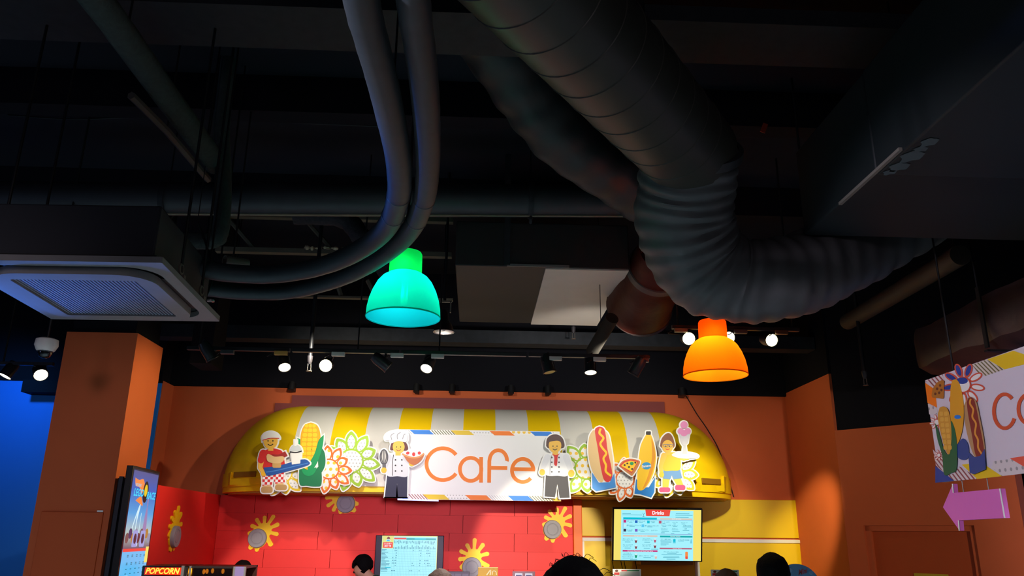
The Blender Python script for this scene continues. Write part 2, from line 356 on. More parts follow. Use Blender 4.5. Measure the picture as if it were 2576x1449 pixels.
for (xa, xb, h, zb) in ((AXL+.24, AXL+.52, .055, AW0+.13), (AXR-.5, AXR-.25, .06, AW0+.12), (AXL+.62, AXL+.8, .05, AW0+.2), (AXR-.85, AXR-.62, .06, AW0+.25)):
    MB().hexa(blockA(xa, xb, h, .2, zb)).build('notch', NOTCH_SHADE, aw, bevel=.004)

# ================================================================== FLAT ART (cut-out boards and printed signs)
SPLIT = {'button', 'arm', 'leg', 'shoe', 'hand', 'eye', 'olive', 'strawberry', 'scoop', 'hat_fold', 'whisk_wire', 'flame', 'track_picture', 'pizza_topping'}
class Art:
    def __init__(s, root, mp, toward, thick=.012, margin=3.2, board=None):
        s.root, s.mp, s.tw, s.th, s.mg, s.back = root, mp, Vector(toward), thick, margin, []; s.cnt = 0
    def _emit(s, mb, pts, layer):
        s.cnt += 1; z = .0012*layer+.0006+.000016*min(s.cnt, 68); mb.prism([s.mp(x, y)+s.tw*z for x, y in pts], -s.tw*.0011)
    def shape(s, name, pts, mat, layer=1, border=True, kind=None, label=None):
        """pts: one outline or a list of outlines that make up one part"""
        if not isinstance(pts[0][0], (tuple, list)): pts = [pts]
        if len(pts) > 1 and kind is None and name in SPLIT:
            return [s.shape(name, [p], mat, layer, border, kind, label) for p in pts]
        mb = MB()
        for p in pts:
            s._emit(mb, p, layer)
            if border: s.back.append(grow(p, s.mg))
        return mb.build(name, mat, s.root, smooth=False, kind=kind, label=label)
    def board(s, mat=WHITE, extra=()):
        mb = MB()
        for i, p in enumerate(list(s.back)+list(extra)): mb.prism([s.mp(x, y)-s.tw*(.00006*i) for x, y in p], -s.tw*s.th)
        return mb.build('backing_board', mat, s.root, smooth=False)
def grow(p, d):
    n = len(p); A = sum(p[i][0]*p[(i+1) % n][1]-p[(i+1) % n][0]*p[i][1] for i in range(n)); sg = 1 if A > 0 else -1; out = []
    for i in range(n):
        a, b, c = Vector(p[i-1]), Vector(p[i]), Vector(p[(i+1) % n]); t1 = (b-a); t2 = (c-b)
        if t1.length < 1e-6 or t2.length < 1e-6: out.append(p[i]); continue
        t1.normalize(); t2.normalize(); n1 = Vector((t1.y, -t1.x))*sg; n2 = Vector((t2.y, -t2.x))*sg; nn = n1+n2
        if nn.length < .2: nn = n1
        nn.normalize(); k = d/max(.55, nn.dot(n1)); out.append((b.x+nn.x*k, b.y+nn.y*k))
    return out
def ell(cx, cy, rx, ry, rot=0, n=24, a0=0, a1=360):
    c, s_ = math.cos(math.radians(rot)), math.sin(math.radians(rot)); P = []
    full = abs(a1-a0) >= 360
    for k in range(n + (0 if full else 1)):
        an = math.radians(a0+(a1-a0)*k/n); x, y = rx*math.cos(an), ry*math.sin(an); P.append((cx+x*c-y*s_, cy+x*s_+y*c))
    return P
def rrect(x0, y0, x1, y1, r, n=4):
    P = []
    for cx, cy, a in ((x1-r, y0+r, -90), (x1-r, y1-r, 0), (x0+r, y1-r, 90), (x0+r, y0+r, 180)):
        for k in range(n+1): an = math.radians(a+90*k/n); P.append((cx+r*math.cos(an), cy+r*math.sin(an)))
    return P
def rect(x0, y0, x1, y1): return [(x0, y0), (x1, y0), (x1, y1), (x0, y1)]
def cv(pts, n=5): return [(p.x, p.y) for p in spline([Vector((x, y, 0)) for x, y in list(pts)+[pts[0]]], n)[:-1]]
def stroke(pts, w, n=6, cap=True):
    c = [Vector((p.x, p.y)) for p in spline([Vector((x, y, 0)) for x, y in pts], n)] if n else [Vector(p) for p in pts]
    L, R = [], []
    for i, p in enumerate(c):
        t = (c[min(i+1, len(c)-1)]-c[max(i-1, 0)]).normalized(); q = Vector((-t.y, t.x))*w/2; L.append((p.x+q.x, p.y+q.y)); R.append((p.x-q.x, p.y-q.y))
    return L+R[::-1]
def limb(x0, y0, w0, x1, y1, w1):
    t = Vector((x1-x0, y1-y0)).normalized(); q = Vector((-t.y, t.x)); e = []
    for k in range(7): an = math.pi*k/6; e.append((x1+(q.x*math.cos(an)+t.x*math.sin(an))*w1/2, y1+(q.y*math.cos(an)+t.y*math.sin(an))*w1/2))
    for k in range(7): an = math.pi*k/6; e.append((x0+(-q.x*math.cos(an)-t.x*math.sin(an))*w0/2, y0+(-q.y*math.cos(an)-t.y*math.sin(an))*w0/2))
    return e
INK = M('black_print', (25, 24, 28), .5); SKIN = M('printed_skin', (238, 186, 70), .5); HANDS = M('printed_hands', (240, 184, 44), .5)
P_ = lambda n, c: M('print_'+n, c, .5)
PRED, PBLUE, PGRN, PLIME, PORG, PYEL, PTAN, PGREY, PNAVY, PBRN, PPINK, PDGRN = (P_('red', (214, 44, 40)), P_('blue', (0, 110, 200)), P_('green', (0, 150, 85)), P_('lime', (150, 190, 30)), P_('orange', (226, 106, 20)),
    P_('yellow', (245, 196, 20)), P_('tan', (226, 190, 130)), P_('grey', (140, 140, 145)), P_('navy', (20, 24, 60)), P_('brown', (104, 52, 34)), P_('pink', (226, 140, 190)), P_('dark_green', (0, 118, 70)))
DOTG = pattern('grey_dots', (232, 232, 226), (165, 165, 160), 'dots', .034, .2)
DOTY = pattern('yellow_dots', (236, 234, 226), (240, 190, 30), 'dots', .062, .27)
def chef_face(A, cx, cy, r, layer, smile=True, lips=INK):
    A.shape('eye', [ell(cx-r*.36, cy-r*.1, r*.09, r*.13, n=10), ell(cx+r*.36, cy-r*.1, r*.09, r*.13, n=10)], INK, layer, False)
    A.shape('mouth', stroke([(cx-r*.4, cy+r*.38), (cx, cy+r*.58), (cx+r*.4, cy+r*.36)], r*.13), lips, layer, False)
    A.shape('nose', ell(cx, cy+r*.16, r*.11, r*.13, n=10), M('printed_nose', (224, 164, 60), .5), layer, False)
def flower(label, cx, cy, R, r, n, col, dots, Y, rot=0.0, clip=None, group='flower cut-outs on the awning'):
    root = thing('flower_cutout', label, 'cutout', PY(cx, cy+R, Y), group); A = Art(root, lambda x, y: PY(x, y, Y), (0, -1, 0), margin=3)
    for k in range(n):
        an = rot+360*k/n; ca, sa = math.cos(math.radians(an)), math.sin(math.radians(an)); Rk = R*(1.04+.09*math.sin(k*2.4))
        def pet(w, a, b): 
            L = b-a; pts = []
            for u, h in ((0, .4), (.2, .78), (.42, 1), (.62, .95), (.8, .68), (.93, .34), (1, .08), (1, -.08), (.93, -.34), (.8, -.68), (.62, -.95), (.42, -1), (.2, -.78), (0, -.4)): pts.append((cx+ca*(a+u*L)-sa*w*h, cy+sa*(a+u*L)+ca*w*h))
            return pts
        hw = math.pi*R*.74/n
        A.shape('petal', pet(hw, r*.9, Rk), col, 1)
        A.shape('petal_print', pet(hw-R*.075, r*1.02, Rk-R*.13), dots, 2, False)
    A.shape('disc_ring', ell(cx, cy, r, r, n=36), col, 3); A.shape('disc', ell(cx, cy, r*.87, r*.87, n=36), dots, 4, False)
    A.board(); rod(root, cx, cy, Y); return root
def rod(root, x, y, Y):
    p = PY(x, y, Y); MB().cyl((p.x, Y+.006, p.z), (p.x, max(Y+.1, 8.75), p.z), .012, n=8).build('standoff', BLACKM, root)

YC = 8.28
flower('yellow outlined flower cut-out behind the vendor in a white cap', 712, 1190, 56, 24, 10, P_('mustard', (224, 190, 30)), DOTG, YC+.05, 10)
flower('large lime green outlined flower cut-out beside the corn cob', 884, 1160, 70, 31, 11, PLIME, DOTG, YC+.05, 8)
flower('orange outlined flower cut-out with yellow dots in front of the lime one', 828, 1180, 56, 26, 11, PORG, DOTY, YC+.025, 4)
flower('lime outlined flower cut-out with yellow dots beside the cook with a red scarf', 1474, 1178, 64, 29, 10, PLIME, DOTY, YC+.05, 14)
flower('orange outlined flower cut-out under the pizza slice', 1572, 1206, 50, 24, 11, PORG, DOTG, YC+.04, 6)
flower('yellow outlined flower cut-out behind the waitress with the sundae', 1698, 1192, 56, 22, 10, P_('mustard', (224, 190, 30)), DOTG, YC+.06, 3)

# vendor with cap and blue tray
root = thing('vendor_cutout', 'cut-out of a vendor in white cap and red shirt with a blue tray', 'cutout', PY(690, 1240, YC)); A = Art(root, lambda x, y: PY(x, y, YC), (0, -1, 0))
CHK = pattern('red_white_check', (240, 240, 236), (214, 36, 36), 'check', .026)
A.shape('leg', [limb(672, 1196, 26, 671, 1228, 20), limb(702, 1192, 24, 704, 1224, 19)], PTAN, 1)
A.shape('shoe', [rrect(657, 1224, 686, 1240, 6), rrect(692, 1219, 722, 1233, 6)], P_('dark_tan', (190, 150, 92)), 2)
A.shape('shorts', [(662, 1184), (713, 1180), (717, 1214), (692, 1217), (688, 1200), (684, 1220), (660, 1222)], CHK, 3)
A.shape('shirt', cv([(664, 1134), (682, 1128), (698, 1130), (712, 1140), (716, 1186), (690, 1192), (660, 1190)]), PRED, 4)
A.shape('arm', [limb(660, 1144, 16, 655, 1176, 11), limb(655, 1176, 11, 664, 1192, 9)], SKIN, 5); A.shape('sleeve', limb(663, 1140, 18, 657, 1158, 16), PRED, 6)
A.shape('hand', ell(664, 1192, 7, 6), HANDS, 7); A.shape('neck', rect(675, 1120, 688, 1134), SKIN, 5, False)
A.shape('head', ell(681, 1109, 18, 21), SKIN, 6); chef_face(A, 681, 1111, 17, 7)
A.shape('cap', cv([(660, 1110), (659, 1099), (668, 1089), (684, 1086), (698, 1092), (704, 1104), (690, 1103), (672, 1106)]), WHITE, 8); A.shape('cap_band', stroke([(661, 1108), (680, 1103), (703, 1103)], 2), PRED, 9, False)
A.shape('tray', cv([(664, 1176), (700, 1172), (760, 1156), (777, 1161), (776, 1170), (730, 1184), (678, 1197), (668, 1190)], 4), P_('tray_blue', (28, 84, 160)), 9)
A.shape('tray_rim', stroke([(670, 1188), (700, 1183), (776, 1165)], 2.2), P_('tray_light', (70, 130, 200)), 10, False)
A.shape('sausage', stroke([(684, 1149), (702, 1150), (721, 1141)], 13), P_('sausage', (160, 44, 40)), 10); A.shape('bun', cv([(671, 1148), (676, 1142), (692, 1149), (712, 1148), (716, 1156), (706, 1165), (686, 1165), (674, 1160)]), PTAN, 11)
A.shape('bun_base', rrect(686, 1163, 708, 1177, 4), P_('bun_shadow', (208, 164, 96)), 10)  # darker tan print below the bun
A.shape('cup', [(732, 1137), (758, 1135), (756, 1166), (735, 1169)], WHITE, 11); A.shape('cup_lid', ell(745, 1136, 15, 17, 0, 20, 180, 360), P_('clear_lid', (200, 206, 206)), 12); A.shape('lid_rim', stroke([(730, 1137), (745, 1139), (760, 1135)], 3), INK, 13, False); A.shape('straw', rect(741, 1108, 747, 1122), WHITE, 12)
A.board(); rod(root, 685, 1150, YC)

# corn cob
root = thing('corn_cutout', 'cut-out of a tall yellow corn cob in green husk', 'cutout', PY(785, 1225, YC+.01)); A = Art(root, lambda x, y: PY(x, y, YC+.01), (0, -1, 0))
A.shape('husk_leaf', cv([(748, 1102), (760, 1112), (764, 1160), (768, 1200), (756, 1190), (752, 1150)]), PGRN, 1)
A.shape('husk_leaf', cv([(815, 1094), (812, 1122), (800, 1160), (784, 1184), (774, 1176), (792, 1140), (802, 1108)]), PGRN, 5)
A.shape('husk_leaf', cv([(806, 1122), (817, 1140), (818, 1170), (806, 1190), (800, 1160)]), PDGRN, 1)
A.shape('husk_base', cv([(753, 1176), (770, 1180), (786, 1190), (806, 1172), (809, 1218), (794, 1224), (772, 1222), (754, 1218)]), PDGRN, 4)
A.shape('husk_cup', cv([(758, 1178), (776, 1182), (796, 1176), (790, 1192), (776, 1198), (764, 1192)]), PGRN, 6)
A.shape('cob', cv([(782, 1063), (798, 1070), (806, 1092), (804, 1126), (796, 1160), (784, 1184), (770, 1184), (760, 1160), (756, 1126), (757, 1092), (766, 1070)]), P_('cob', (232, 170, 10)), 2)
K = []
for r in range(10):
    y = 1071+r*11.6; hw = 20*math.sqrt(max(.05, 1-((y-1118)/66)**2)) if y < 1118 else 21-(y-1118)*.13
    for c in (-1, 0, 1): K.append(rrect(781-(y-1063)*.045+c*hw*.68-hw*.31, y-4.6, 781-(y-1063)*.045+c*hw*.68+hw*.31, y+4.6, 3, 2))
A.shape('kernels', K, P_('kernel', (250, 204, 30)), 3, False, kind='stuff'); A.board(); rod(root, 782, 1130, YC)

# Cafe sign board
sg = thing('cafe_sign', 'white sign board reading Cafe in orange with a coloured patterned border', 'sign', PY(1215, 1258, 8.32)); YS = 8.32
A = Art(sg, lambda x, y: PY(x, y, YS), (0, -1, 0), margin=0)
sl = lambda x: (x-1012)*.0142
def q(x0, x1, y0, y1, sk=0): return [(x0, y0+sl(x0)), (x1, y0+sl(x1)), (x1+sk, y1+sl(x1)), (x0+sk, y1+sl(x0))]
MB().prism([PY(x, y, YS) for x, y in ((1012, 1080), (1408, 1085.5), (1411, 1261), (1000, 1256))], (0, .03, 0)).build('panel', M('sign_white', (232, 232, 228), .45), sg, smooth=False)
SG1 = pattern('olive_stripe', (238, 238, 230), (96, 100, 50), 'stripe', .02, .4, 45); SG2 = pattern('maroon_stripe', (240, 236, 232), (150, 70, 66), 'stripe', .02, .4, 45)
SG3 = pattern('grey_stripe', (238, 238, 236), (178, 178, 178), 'stripe', .018, .35, 45); DG2 = pattern('grey_dots_small', (236, 236, 232), (185, 185, 180), 'dots', .03, .22); DY2 = pattern('yellow_dots_small', (238, 236, 230), (240, 192, 40), 'dots', .055, .3)
SBLUE = P_('sign_blue', (16, 120, 212)); SYEL = P_('sign_yellow', (226, 192, 30)); SORG = P_('sign_orange', (240, 122, 16))
for x0, x1, mt in ((1012, 1030, SG3), (1030, 1079, SBLUE), (1079, 1134, SG1), (1134, 1180, SYEL), (1180, 1231, DG2), (1231, 1282, SORG), (1282, 1333, DY2), (1333, 1384, SBLUE), (1384, 1394, SG3)):
    A.shape('border_piece', q(x0, x1, 1081, 1092, 13), mt, 1, False)
for x0, x1, mt in ((1000, 1012, SBLUE), (1022, 1064, SG2), (1064, 1117, SYEL), (1117, 1170, DG2), (1170, 1223, SORG), (1223, 1277, SG3), (1277, 1328, SBLUE), (1328, 1380, SG1), (1380, 1398, SYEL)):
    A.shape('border_piece', q(x0, x1, 1243, 1255.5, 14), mt, 1, False)
LET = P_('letter_orange', (236, 122, 6)); lw = 9.5; k_ = lambda x: (x-1200)*.0142
def arc(cx, cy, rx, ry, a0, a1, n=30): return [(cx+rx*math.cos(math.radians(a0+(a1-a0)*i/n)), cy+k_(cx)+ry*math.sin(math.radians(a0+(a1-a0)*i/n))) for i in range(n+1)]
def letter(parts, halo=5):
    A.shape('letter', [stroke(p, lw, 0) for p in parts], LET, 3, False); A.shape('letter_halo', [stroke(p, lw+3, 0) for p in parts], WHITE, 2, False)
letter([arc(1114, 1169, 41, 40, -36, -324, 40)])
letter([arc(1184, 1181, 27, 29, 0, 360, 40), [(1210.5, 1150), (1210, 1214)]])
letter([[(1230.5, 1214), (1231, 1160)]+arc(1253.5, 1158, 22, 26, 180, 360, 20)[1:]+[(1275, 1160)], [(1231, 1177), (1276, 1177.6)]])
letter([arc(1315, 1182, 27, 29, -3, -318, 40), [(1292, 1180), (1346, 1181)]])
MB().prism([PY(x, y, YS-.05) for x, y in ((1000, 1254), (1103, 1257), (1103, 1261), (1000, 1258))], (0, .04, 0)).build('lamp_strip', M('tube_glow', (190, 200, 255), .4, emit=.6), sg, label='slim glowing strip under the sign')
rod(sg, 1060, 1110, YS); rod(sg, 1380, 1120, YS)

# cook with a tall hat, whisk and pie
root = thing('chef_cutout', 'cut-out of a chef in tall white hat with whisk and strawberry pie', 'cutout', PY(1000, 1250, YC-.02)); A = Art(root, lambda x, y: PY(x, y, YC-.02), (0, -1, 0))
A.shape('trousers', [[(974, 1196), (1025, 1196), (1024, 1250), (1001, 1250), (999, 1216), (996, 1250), (968, 1250)]], PNAVY, 1)
A.shape('jacket', cv([(978, 1146), (990, 1141), (1012, 1141), (1022, 1148), (1026, 1196), (1000, 1198), (974, 1196), (975, 1164)]), P_('jacket', (214, 216, 220)), 2)
A.shape('jacket_seam', stroke([(990, 1144), (987, 1170), (988, 1197)], 1.6), INK, 3, False); A.shape('button', [ell(995+16*i, 1157+14*j, 2.1, 2.1, n=10) for i in (0, 1) for j in (0, 1, 2)], INK, 3, False)
A.shape('arm', [limb(978, 1150, 15, 970, 1172, 11), limb(970, 1172, 11, 966, 1184, 9), limb(1020, 1152, 15, 1034, 1166, 11)], P_('sleeve', (200, 202, 208)), 4); A.shape('hand', [ell(966, 1183, 7, 7), ell(1036, 1167, 7, 6)], HANDS, 7)
A.shape('neck', rect(995, 1132, 1008, 1146), SKIN, 3, False); A.shape('hair', cv([(984, 1116), (1000, 1106), (1020, 1112), (1027, 1128), (1020, 1134), (998, 1132), (982, 1132)]), P_('dark_red_hair', (92, 30, 34)), 4)
A.shape('head', ell(1003, 1124, 15, 17), SKIN, 5); chef_face(A, 1003, 1126, 14, 6, lips=P_('lips', (170, 60, 50)))
A.shape('hat', cv([(984, 1116), (980, 1108), (970, 1108), (968, 1098), (978, 1088), (1000, 1083), (1020, 1086), (1026, 1096), (1022, 1112), (1002, 1110)]), P_('hat', (222, 222, 224)), 8); A.shape('hat_fold', [stroke([(986, 1107), (984, 1096), (992, 1090)], 1.6), stroke([(1000, 1105), (1000, 1094), (1008, 1088)], 1.6), stroke([(1013, 1105), (1016, 1095), (1020, 1092)], 1.6)], PGREY, 9, False)
A.shape('whisk', ell(966, 1150, 11, 20), P_('whisk_dark', (70, 70, 76)), 5); A.shape('whisk_wire', [ell(966, 1150, 8, 17), ], P_('whisk_gap', (190, 188, 180)), 6, False); A.shape('whisk_wire', [stroke([(966+o, 1133), (966+o*1.6, 1150), (966+o*.4, 1168)], 2.2) for o in (-4, 0, 4)], P_('whisk_dark', (70, 70, 76)), 7, False); A.shape('whisk_handle', rrect(962, 1166, 971, 1189, 3), P_('handle', (92, 92, 98)), 6)
A.shape('pie_dish', cv([(1013, 1142), (1040, 1150), (1066, 1141), (1060, 1158), (1042, 1170), (1026, 1162)]), P_('crust', (188, 104, 52)), 8); A.shape('cream', cv([(1015, 1142), (1026, 1134), (1042, 1131), (1056, 1135), (1064, 1142), (1042, 1150)]), WHITE, 9); A.shape('crust_rim', stroke([(1012, 1142), (1026, 1149), (1042, 1152), (1056, 1149), (1067, 1141)], 4), P_('rim', (216, 146, 84)), 10)
A.shape('strawberry', [ell(1026, 1140, 4.5, 3.6, -20), ell(1041, 1143, 4, 5), ell(1055, 1140, 4, 4, 30)], PRED, 10, False); A.board(); rod(root, 1000, 1165, YC)

# cook with red scarf
root = thing('cook_cutout', 'cut-out of a brown haired cook in white jacket with red scarf', 'cutout', PY(1402, 1254, YC-.02)); A = Art(root, lambda x, y: PY(x, y, YC-.02), (0, -1, 0))
A.shape('trousers', [[(1373, 1194), (1428, 1194), (1433, 1252), (1408, 1253), (1402, 1218), (1396, 1251), (1370, 1249)]], P_('charcoal', (44, 44, 50)), 1)
A.shape('jacket', cv([(1378, 1146), (1392, 1141), (1412, 1142), (1424, 1148), (1430, 1194), (1402, 1197), (1372, 1194), (1374, 1166)]), P_('jacket_white', (232, 234, 234)), 2)
A.shape('jacket_seam', stroke([(1387, 1146), (1384, 1170), (1383, 1195)], 1.5), PGREY, 3, False); A.shape('button', [ell(1388+18*i, 1151+12*j, 2.2, 2.2, n=10) for i in (0, 1) for j in range(4)], P_('button_grey', (80, 80, 84)), 3, False)
A.shape('arm', [limb(1377, 1150, 16, 1365, 1178, 12), limb(1424, 1150, 16, 1434, 1180, 12)], P_('sleeve_white', (222, 224, 226)), 3); A.shape('hand', [ell(1364, 1188, 7, 8), ell(1437, 1191, 8, 9)], HANDS, 4)
A.shape('neck', rect(1390, 1130, 1404, 1146), SKIN, 3, False); A.shape('scarf', [cv([(1388, 1141), (1398, 1145), (1408, 1141), (1403, 1148), (1402, 1162), (1400, 1172), (1394, 1168), (1394, 1150)])], PRED, 5, False)
A.shape('hair', cv([(1374, 1122), (1376, 1104), (1388, 1094), (1404, 1094), (1416, 1104), (1420, 1122), (1412, 1128), (1382, 1128)]), P_('brown_hair', (84, 56, 52)), 4); A.shape('head', ell(1396, 1121, 16, 18), SKIN, 5); A.shape('fringe', cv([(1378, 1113), (1384, 1100), (1398, 1097), (1412, 1104), (1415, 1115), (1404, 1109), (1390, 1110)]), P_('brown_hair', (84, 56, 52)), 6, False); chef_face(A, 1396, 1124, 14, 6); A.board(); rod(root, 1400, 1160, YC)

# hot dog
root = thing('hot_dog_cutout', 'cut-out of an upright hot dog with mustard in a blue paper holder', 'cutout', PY(1515, 1240, YC)); A = Art(root, lambda x, y: PY(x, y, YC), (0, -1, 0))
A.shape('bun', cv([(1492, 1082), (1482, 1100), (1480, 1140), (1488, 1180), (1504, 1208), (1516, 1212), (1520, 1190), (1508, 1140), (1504, 1090)]), PTAN, 1); A.shape('bun', cv([(1514, 1080), (1530, 1092), (1538, 1130), (1543, 1170), (1540, 1200), (1528, 1206), (1518, 1150)]), P_('tan_light', (232, 202, 148)), 1)
A.shape('sausage', cv([(1508, 1073), (1519, 1078), (1524, 1096), (1528, 1130), (1538, 1176), (1540, 1200), (1532, 1212), (1520, 1208), (1512, 1180), (1504, 1130), (1497, 1090), (1498, 1078)]), PRED, 2)
A.shape('mustard', stroke([(1511, 1078), (1508, 1090), (1518, 1102), (1510, 1116), (1516, 1128), (1525, 1140), (1518, 1154), (1524, 1170), (1524, 1186), (1537, 1197)], 5.5, 5), PYEL, 3, False)
A.shape('paper_holder', [(1489, 1188), (1506, 1214), (1534, 1213), (1545, 1190), (1549, 1226), (1500, 1236), (1490, 1228)], P_('holder_blue', (60, 140, 214)), 4); A.board(); rod(root, 1515, 1150, YC)

# pizza, banana
root = thing('pizza_cutout', 'cut-out of a pizza slice with olives between hot dog and banana', 'cutout', PY(1582, 1196, YC-.03)); A = Art(root, lambda x, y: PY(x, y, YC-.03), (0, -1, 0))
A.shape('crust', cv([(1556, 1172), (1566, 1160), (1584, 1154), (1606, 1158), (1609, 1166), (1593, 1194), (1584, 1194)], 3), P_('pizza_crust', (196, 120, 60)), 1); A.shape('cheese', [(1562, 1172), (1572, 1163), (1586, 1159), (1603, 1162), (1589, 1187)], PYEL, 3, False); A.shape('sauce', [(1558, 1172), (1570, 1160), (1586, 1156), (1606, 1160), (1589, 1190)], PRED, 2, False)
A.shape('olive', [ell(x, y, 2.6, 2.2, n=10) for x, y in ((1571, 1170), (1578, 1166), (1582, 1175), (1598, 1164), (1590, 1180))], INK, 4, False); A.shape('pepper', ell(1589, 1166, 5, 4), PGRN, 4, False); A.board(); MB().cyl(PY(1582, 1172, YC-.03)+Vector((0, .01, 0)), PY(1582, 1172, 8.7), .012, n=8).build('standoff', BLACKM, root)
root = thing('banana_cutout', 'cut-out of a banana with a round blue sticker reading Banana', 'cutout', PY(1622, 1250, YC-.01)); A = Art(root, lambda x, y: PY(x, y, YC-.01), (0, -1, 0))
A.shape('paper_holder', [(1600, 1204), (1614, 1226), (1632, 1226), (1648, 1200), (1646, 1238), (1638, 1252), (1612, 1244), (1596, 1242)], P_('holder_blue2', (0, 120, 200)), 1)
A.shape('peel', cv([(1626, 1092), (1637, 1094), (1645, 1116), (1650, 1148), (1646, 1182), (1634, 1212), (1618, 1232), (1604, 1230), (1603, 1200), (1606, 1160), (1612, 1120)]), PYEL, 2); A.shape('peel_edge', cv([(1638, 1100), (1645, 1120), (1648, 1150), (1643, 1182), (1630, 1214), (1616, 1231), (1630, 1196), (1640, 1150)]), P_('peel_shade', (226, 150, 20)), 3, False)  # amber print along the peel's edge
A.shape('stem', rrect(1625, 1085, 1637, 1094, 2), INK, 3); A.shape('blue_sticker', ell(1626, 1172, 12, 9), P_('sticker_blue', (40, 150, 206)), 4, False)
V, F, w_, h_ = text_geo('Banana', .02, .1); m = MB(); k = 24/w_; m.add([PY(1626+x*k, 1172-y*k+x*k*-.12, YC-.01)+Vector((0, -.0072, 0)) for x, y in V], F); m.build('sticker_text', WHITE, root, smooth=False); A.board(); rod(root, 1626, 1140, YC)

# waitress with sundae
root = thing('waitress_cutout', 'cut-out of a waitress in yellow holding up a tray with pink sundae', 'cutout', PY(1690, 1238, YC)); A = Art(root, lambda x, y: PY(x, y, YC), (0, -1, 0))
A.shape('leg', [limb(1676, 1200, 19, 1674, 1226, 15), limb(1700, 1198, 19, 1712, 1222, 15)], P_('leg', (224, 184, 64)), 1); A.shape('shoe', [rrect(1658, 1226, 1686, 1238, 5), rrect(1698, 1220, 1724, 1233, 5)], P_('pink_shoe', (222, 70, 120)), 2)
A.shape('shorts', [(1669, 1180), (1710, 1178), (1716, 1203), (1694, 1206), (1690, 1196), (1686, 1206), (1668, 1204)], P_('denim', (92, 138, 190)), 3); A.shape('blouse', cv([(1672, 1142), (1686, 1138), (1700, 1139), (1710, 1146), (1711, 1180), (1690, 1184), (1668, 1181)]), P_('blouse', (214, 180, 30)), 4)
A.shape('arm', [limb(1670, 1146, 14, 1662, 1172, 10), limb(1662, 1172, 10, 1664, 1192, 9), limb(1706, 1146, 13, 1720, 1154, 11), limb(1720, 1154, 11, 1728, 1150, 9)], SKIN, 5); A.shape('hand', [ell(1664, 1194, 6, 7), ell(1728, 1152, 7, 5)], HANDS, 6)
A.shape('hair', cv([(1660, 1122), (1664, 1104), (1674, 1092), (1684, 1090), (1692, 1100), (1697, 1120), (1690, 1128), (1668, 1128)]), P_('auburn', (140, 84, 54)), 4); A.shape('neck', rect(1674, 1130, 1685, 1144), SKIN, 5, False); A.shape('head', ell(1679, 1123, 14, 16), SKIN, 6); chef_face(A, 1679, 1124, 13, 7, lips=PRED); A.shape('glasses', [stroke([(1667, 1119), (1671, 1124), (1677, 1124), (1679, 1119)], 1.2), stroke([(1680, 1119), (1683, 1124), (1689, 1124), (1692, 1119)], 1.2), stroke([(1666, 1119), (1679, 1118), (1693, 1119)], 1.4)], PGREY, 8, False)
A.shape('tray', ell(1723, 1146, 34, 8, 3), P_('tray_white', (214, 214, 216)), 7); A.shape('glass_foot', [(1716, 1142), (1720, 1116), (1724, 1116), (1728, 1142)], P_('glass', (190, 192, 198)), 8); A.shape('glass_bowl', [(1708, 1090), (1734, 1090), (1730, 1114), (1724, 1120), (1717, 1120), (1712, 1112)], P_('glass2', (206, 204, 212)), 8)
A.shape('scoop', [ell(1712, 1085, 8, 8), ell(1729, 1085, 8, 8), ell(1720, 1090, 9, 8)], PPINK, 9); A.shape('scoop', ell(1720, 1069, 9, 9), PPINK, 10); A.board(); rod(root, 1690, 1160, YC)

# ================================================================== HANGING SIGN on the right and arrow
XS = 3.0; sgn = (-1, 0, 0)
hs = thing('hanging_sign', 'large white hanging sign with food pictures and orange Ca lettering', 'sign', PX(2354, 1214, XS))
mpx = lambda x, y: PX(x, y, XS); A = Art(hs, mpx, sgn, margin=0)
TL, BL = PX(2327, 957, XS), PX(2354, 1214, XS); zt_, zb_ = TL.z, BL.z; yf = TL.y; yn = yf-1.55
def SU(u, v): return Vector((XS, yf-u, zt_-v))      # metres from the far top corner
hh = zt_-zb_
MB().box((XS+.02, (yf+yn)/2, (zt_+zb_)/2), (.04, yf-yn, hh)).build('panel', M('sign_offwhite', (210, 204, 214), .5), hs)
A.mp = lambda x, y: PX(2280+x/2.963, 860+y/2.963, XS)
yzS = lambda n, a, b, k, s, w, g=45: pattern(n, a, b, k, s, w, g, plane='yz')
OS = yzS('olive_stripe_side', (206, 200, 190), (100, 96, 60), 'stripe', .022, .4, -45); MS = yzS('maroon_stripe_side', (214, 206, 206), (140, 70, 76), 'stripe', .03, .4, -45); GDS = yzS('grey_dot_side', (210, 204, 204), (150, 148, 150), 'dots', .05, .2)
SB_ = P_('side_blue', (24, 60, 150)); FC = P_('coral_flower', (206, 84, 64))
A.shape('border_piece', [(140, 290), (270, 242), (290, 300), (200, 335)], MS, 1, False); A.shape('border_piece', [(141, 305), (215, 355), (230, 490), (160, 455)], SORG, 1, False); A.shape('border_piece', [(162, 460), (228, 492), (240, 540), (172, 540)], GDS, 1, False)
A.shape('border_piece', [(490, 170), (600, 132), (735, 205), (585, 255), (540, 235)], OS, 1, False); A.shape('border_piece', [(605, 130), (800, 66), (990, 130), (990, 140), (735, 205)], SYEL, 1, False); A.shape('border_piece', [(805, 64), (1000, -4), (1100, 60), (1000, 130)], GDS, 1, False)
A.shape('border_piece', [(200, 800), (300, 900), (355, 1034), (222, 920)], MS, 1, False); A.shape('border_piece', [(219, 925), (358, 1036), (219, 1050)], SB_, 2, False); A.shape('border_piece', [(400, 930), (530, 1010), (520, 1022), (362, 1036), (330, 1000)], MS, 1, False); A.shape('border_piece', [(415, 915), (560, 900), (715, 1001), (530, 1022)], SYEL, 1, False); A.shape('border_piece', [(650, 890), (800, 870), (880, 930), (960, 972), (720, 1000), (640, 940)], GDS, 1, False); A.shape('border_piece', [(775, 868), (940, 842), (1010, 950), (880, 930)], P_('coral', (226, 90, 70)), 2, False)
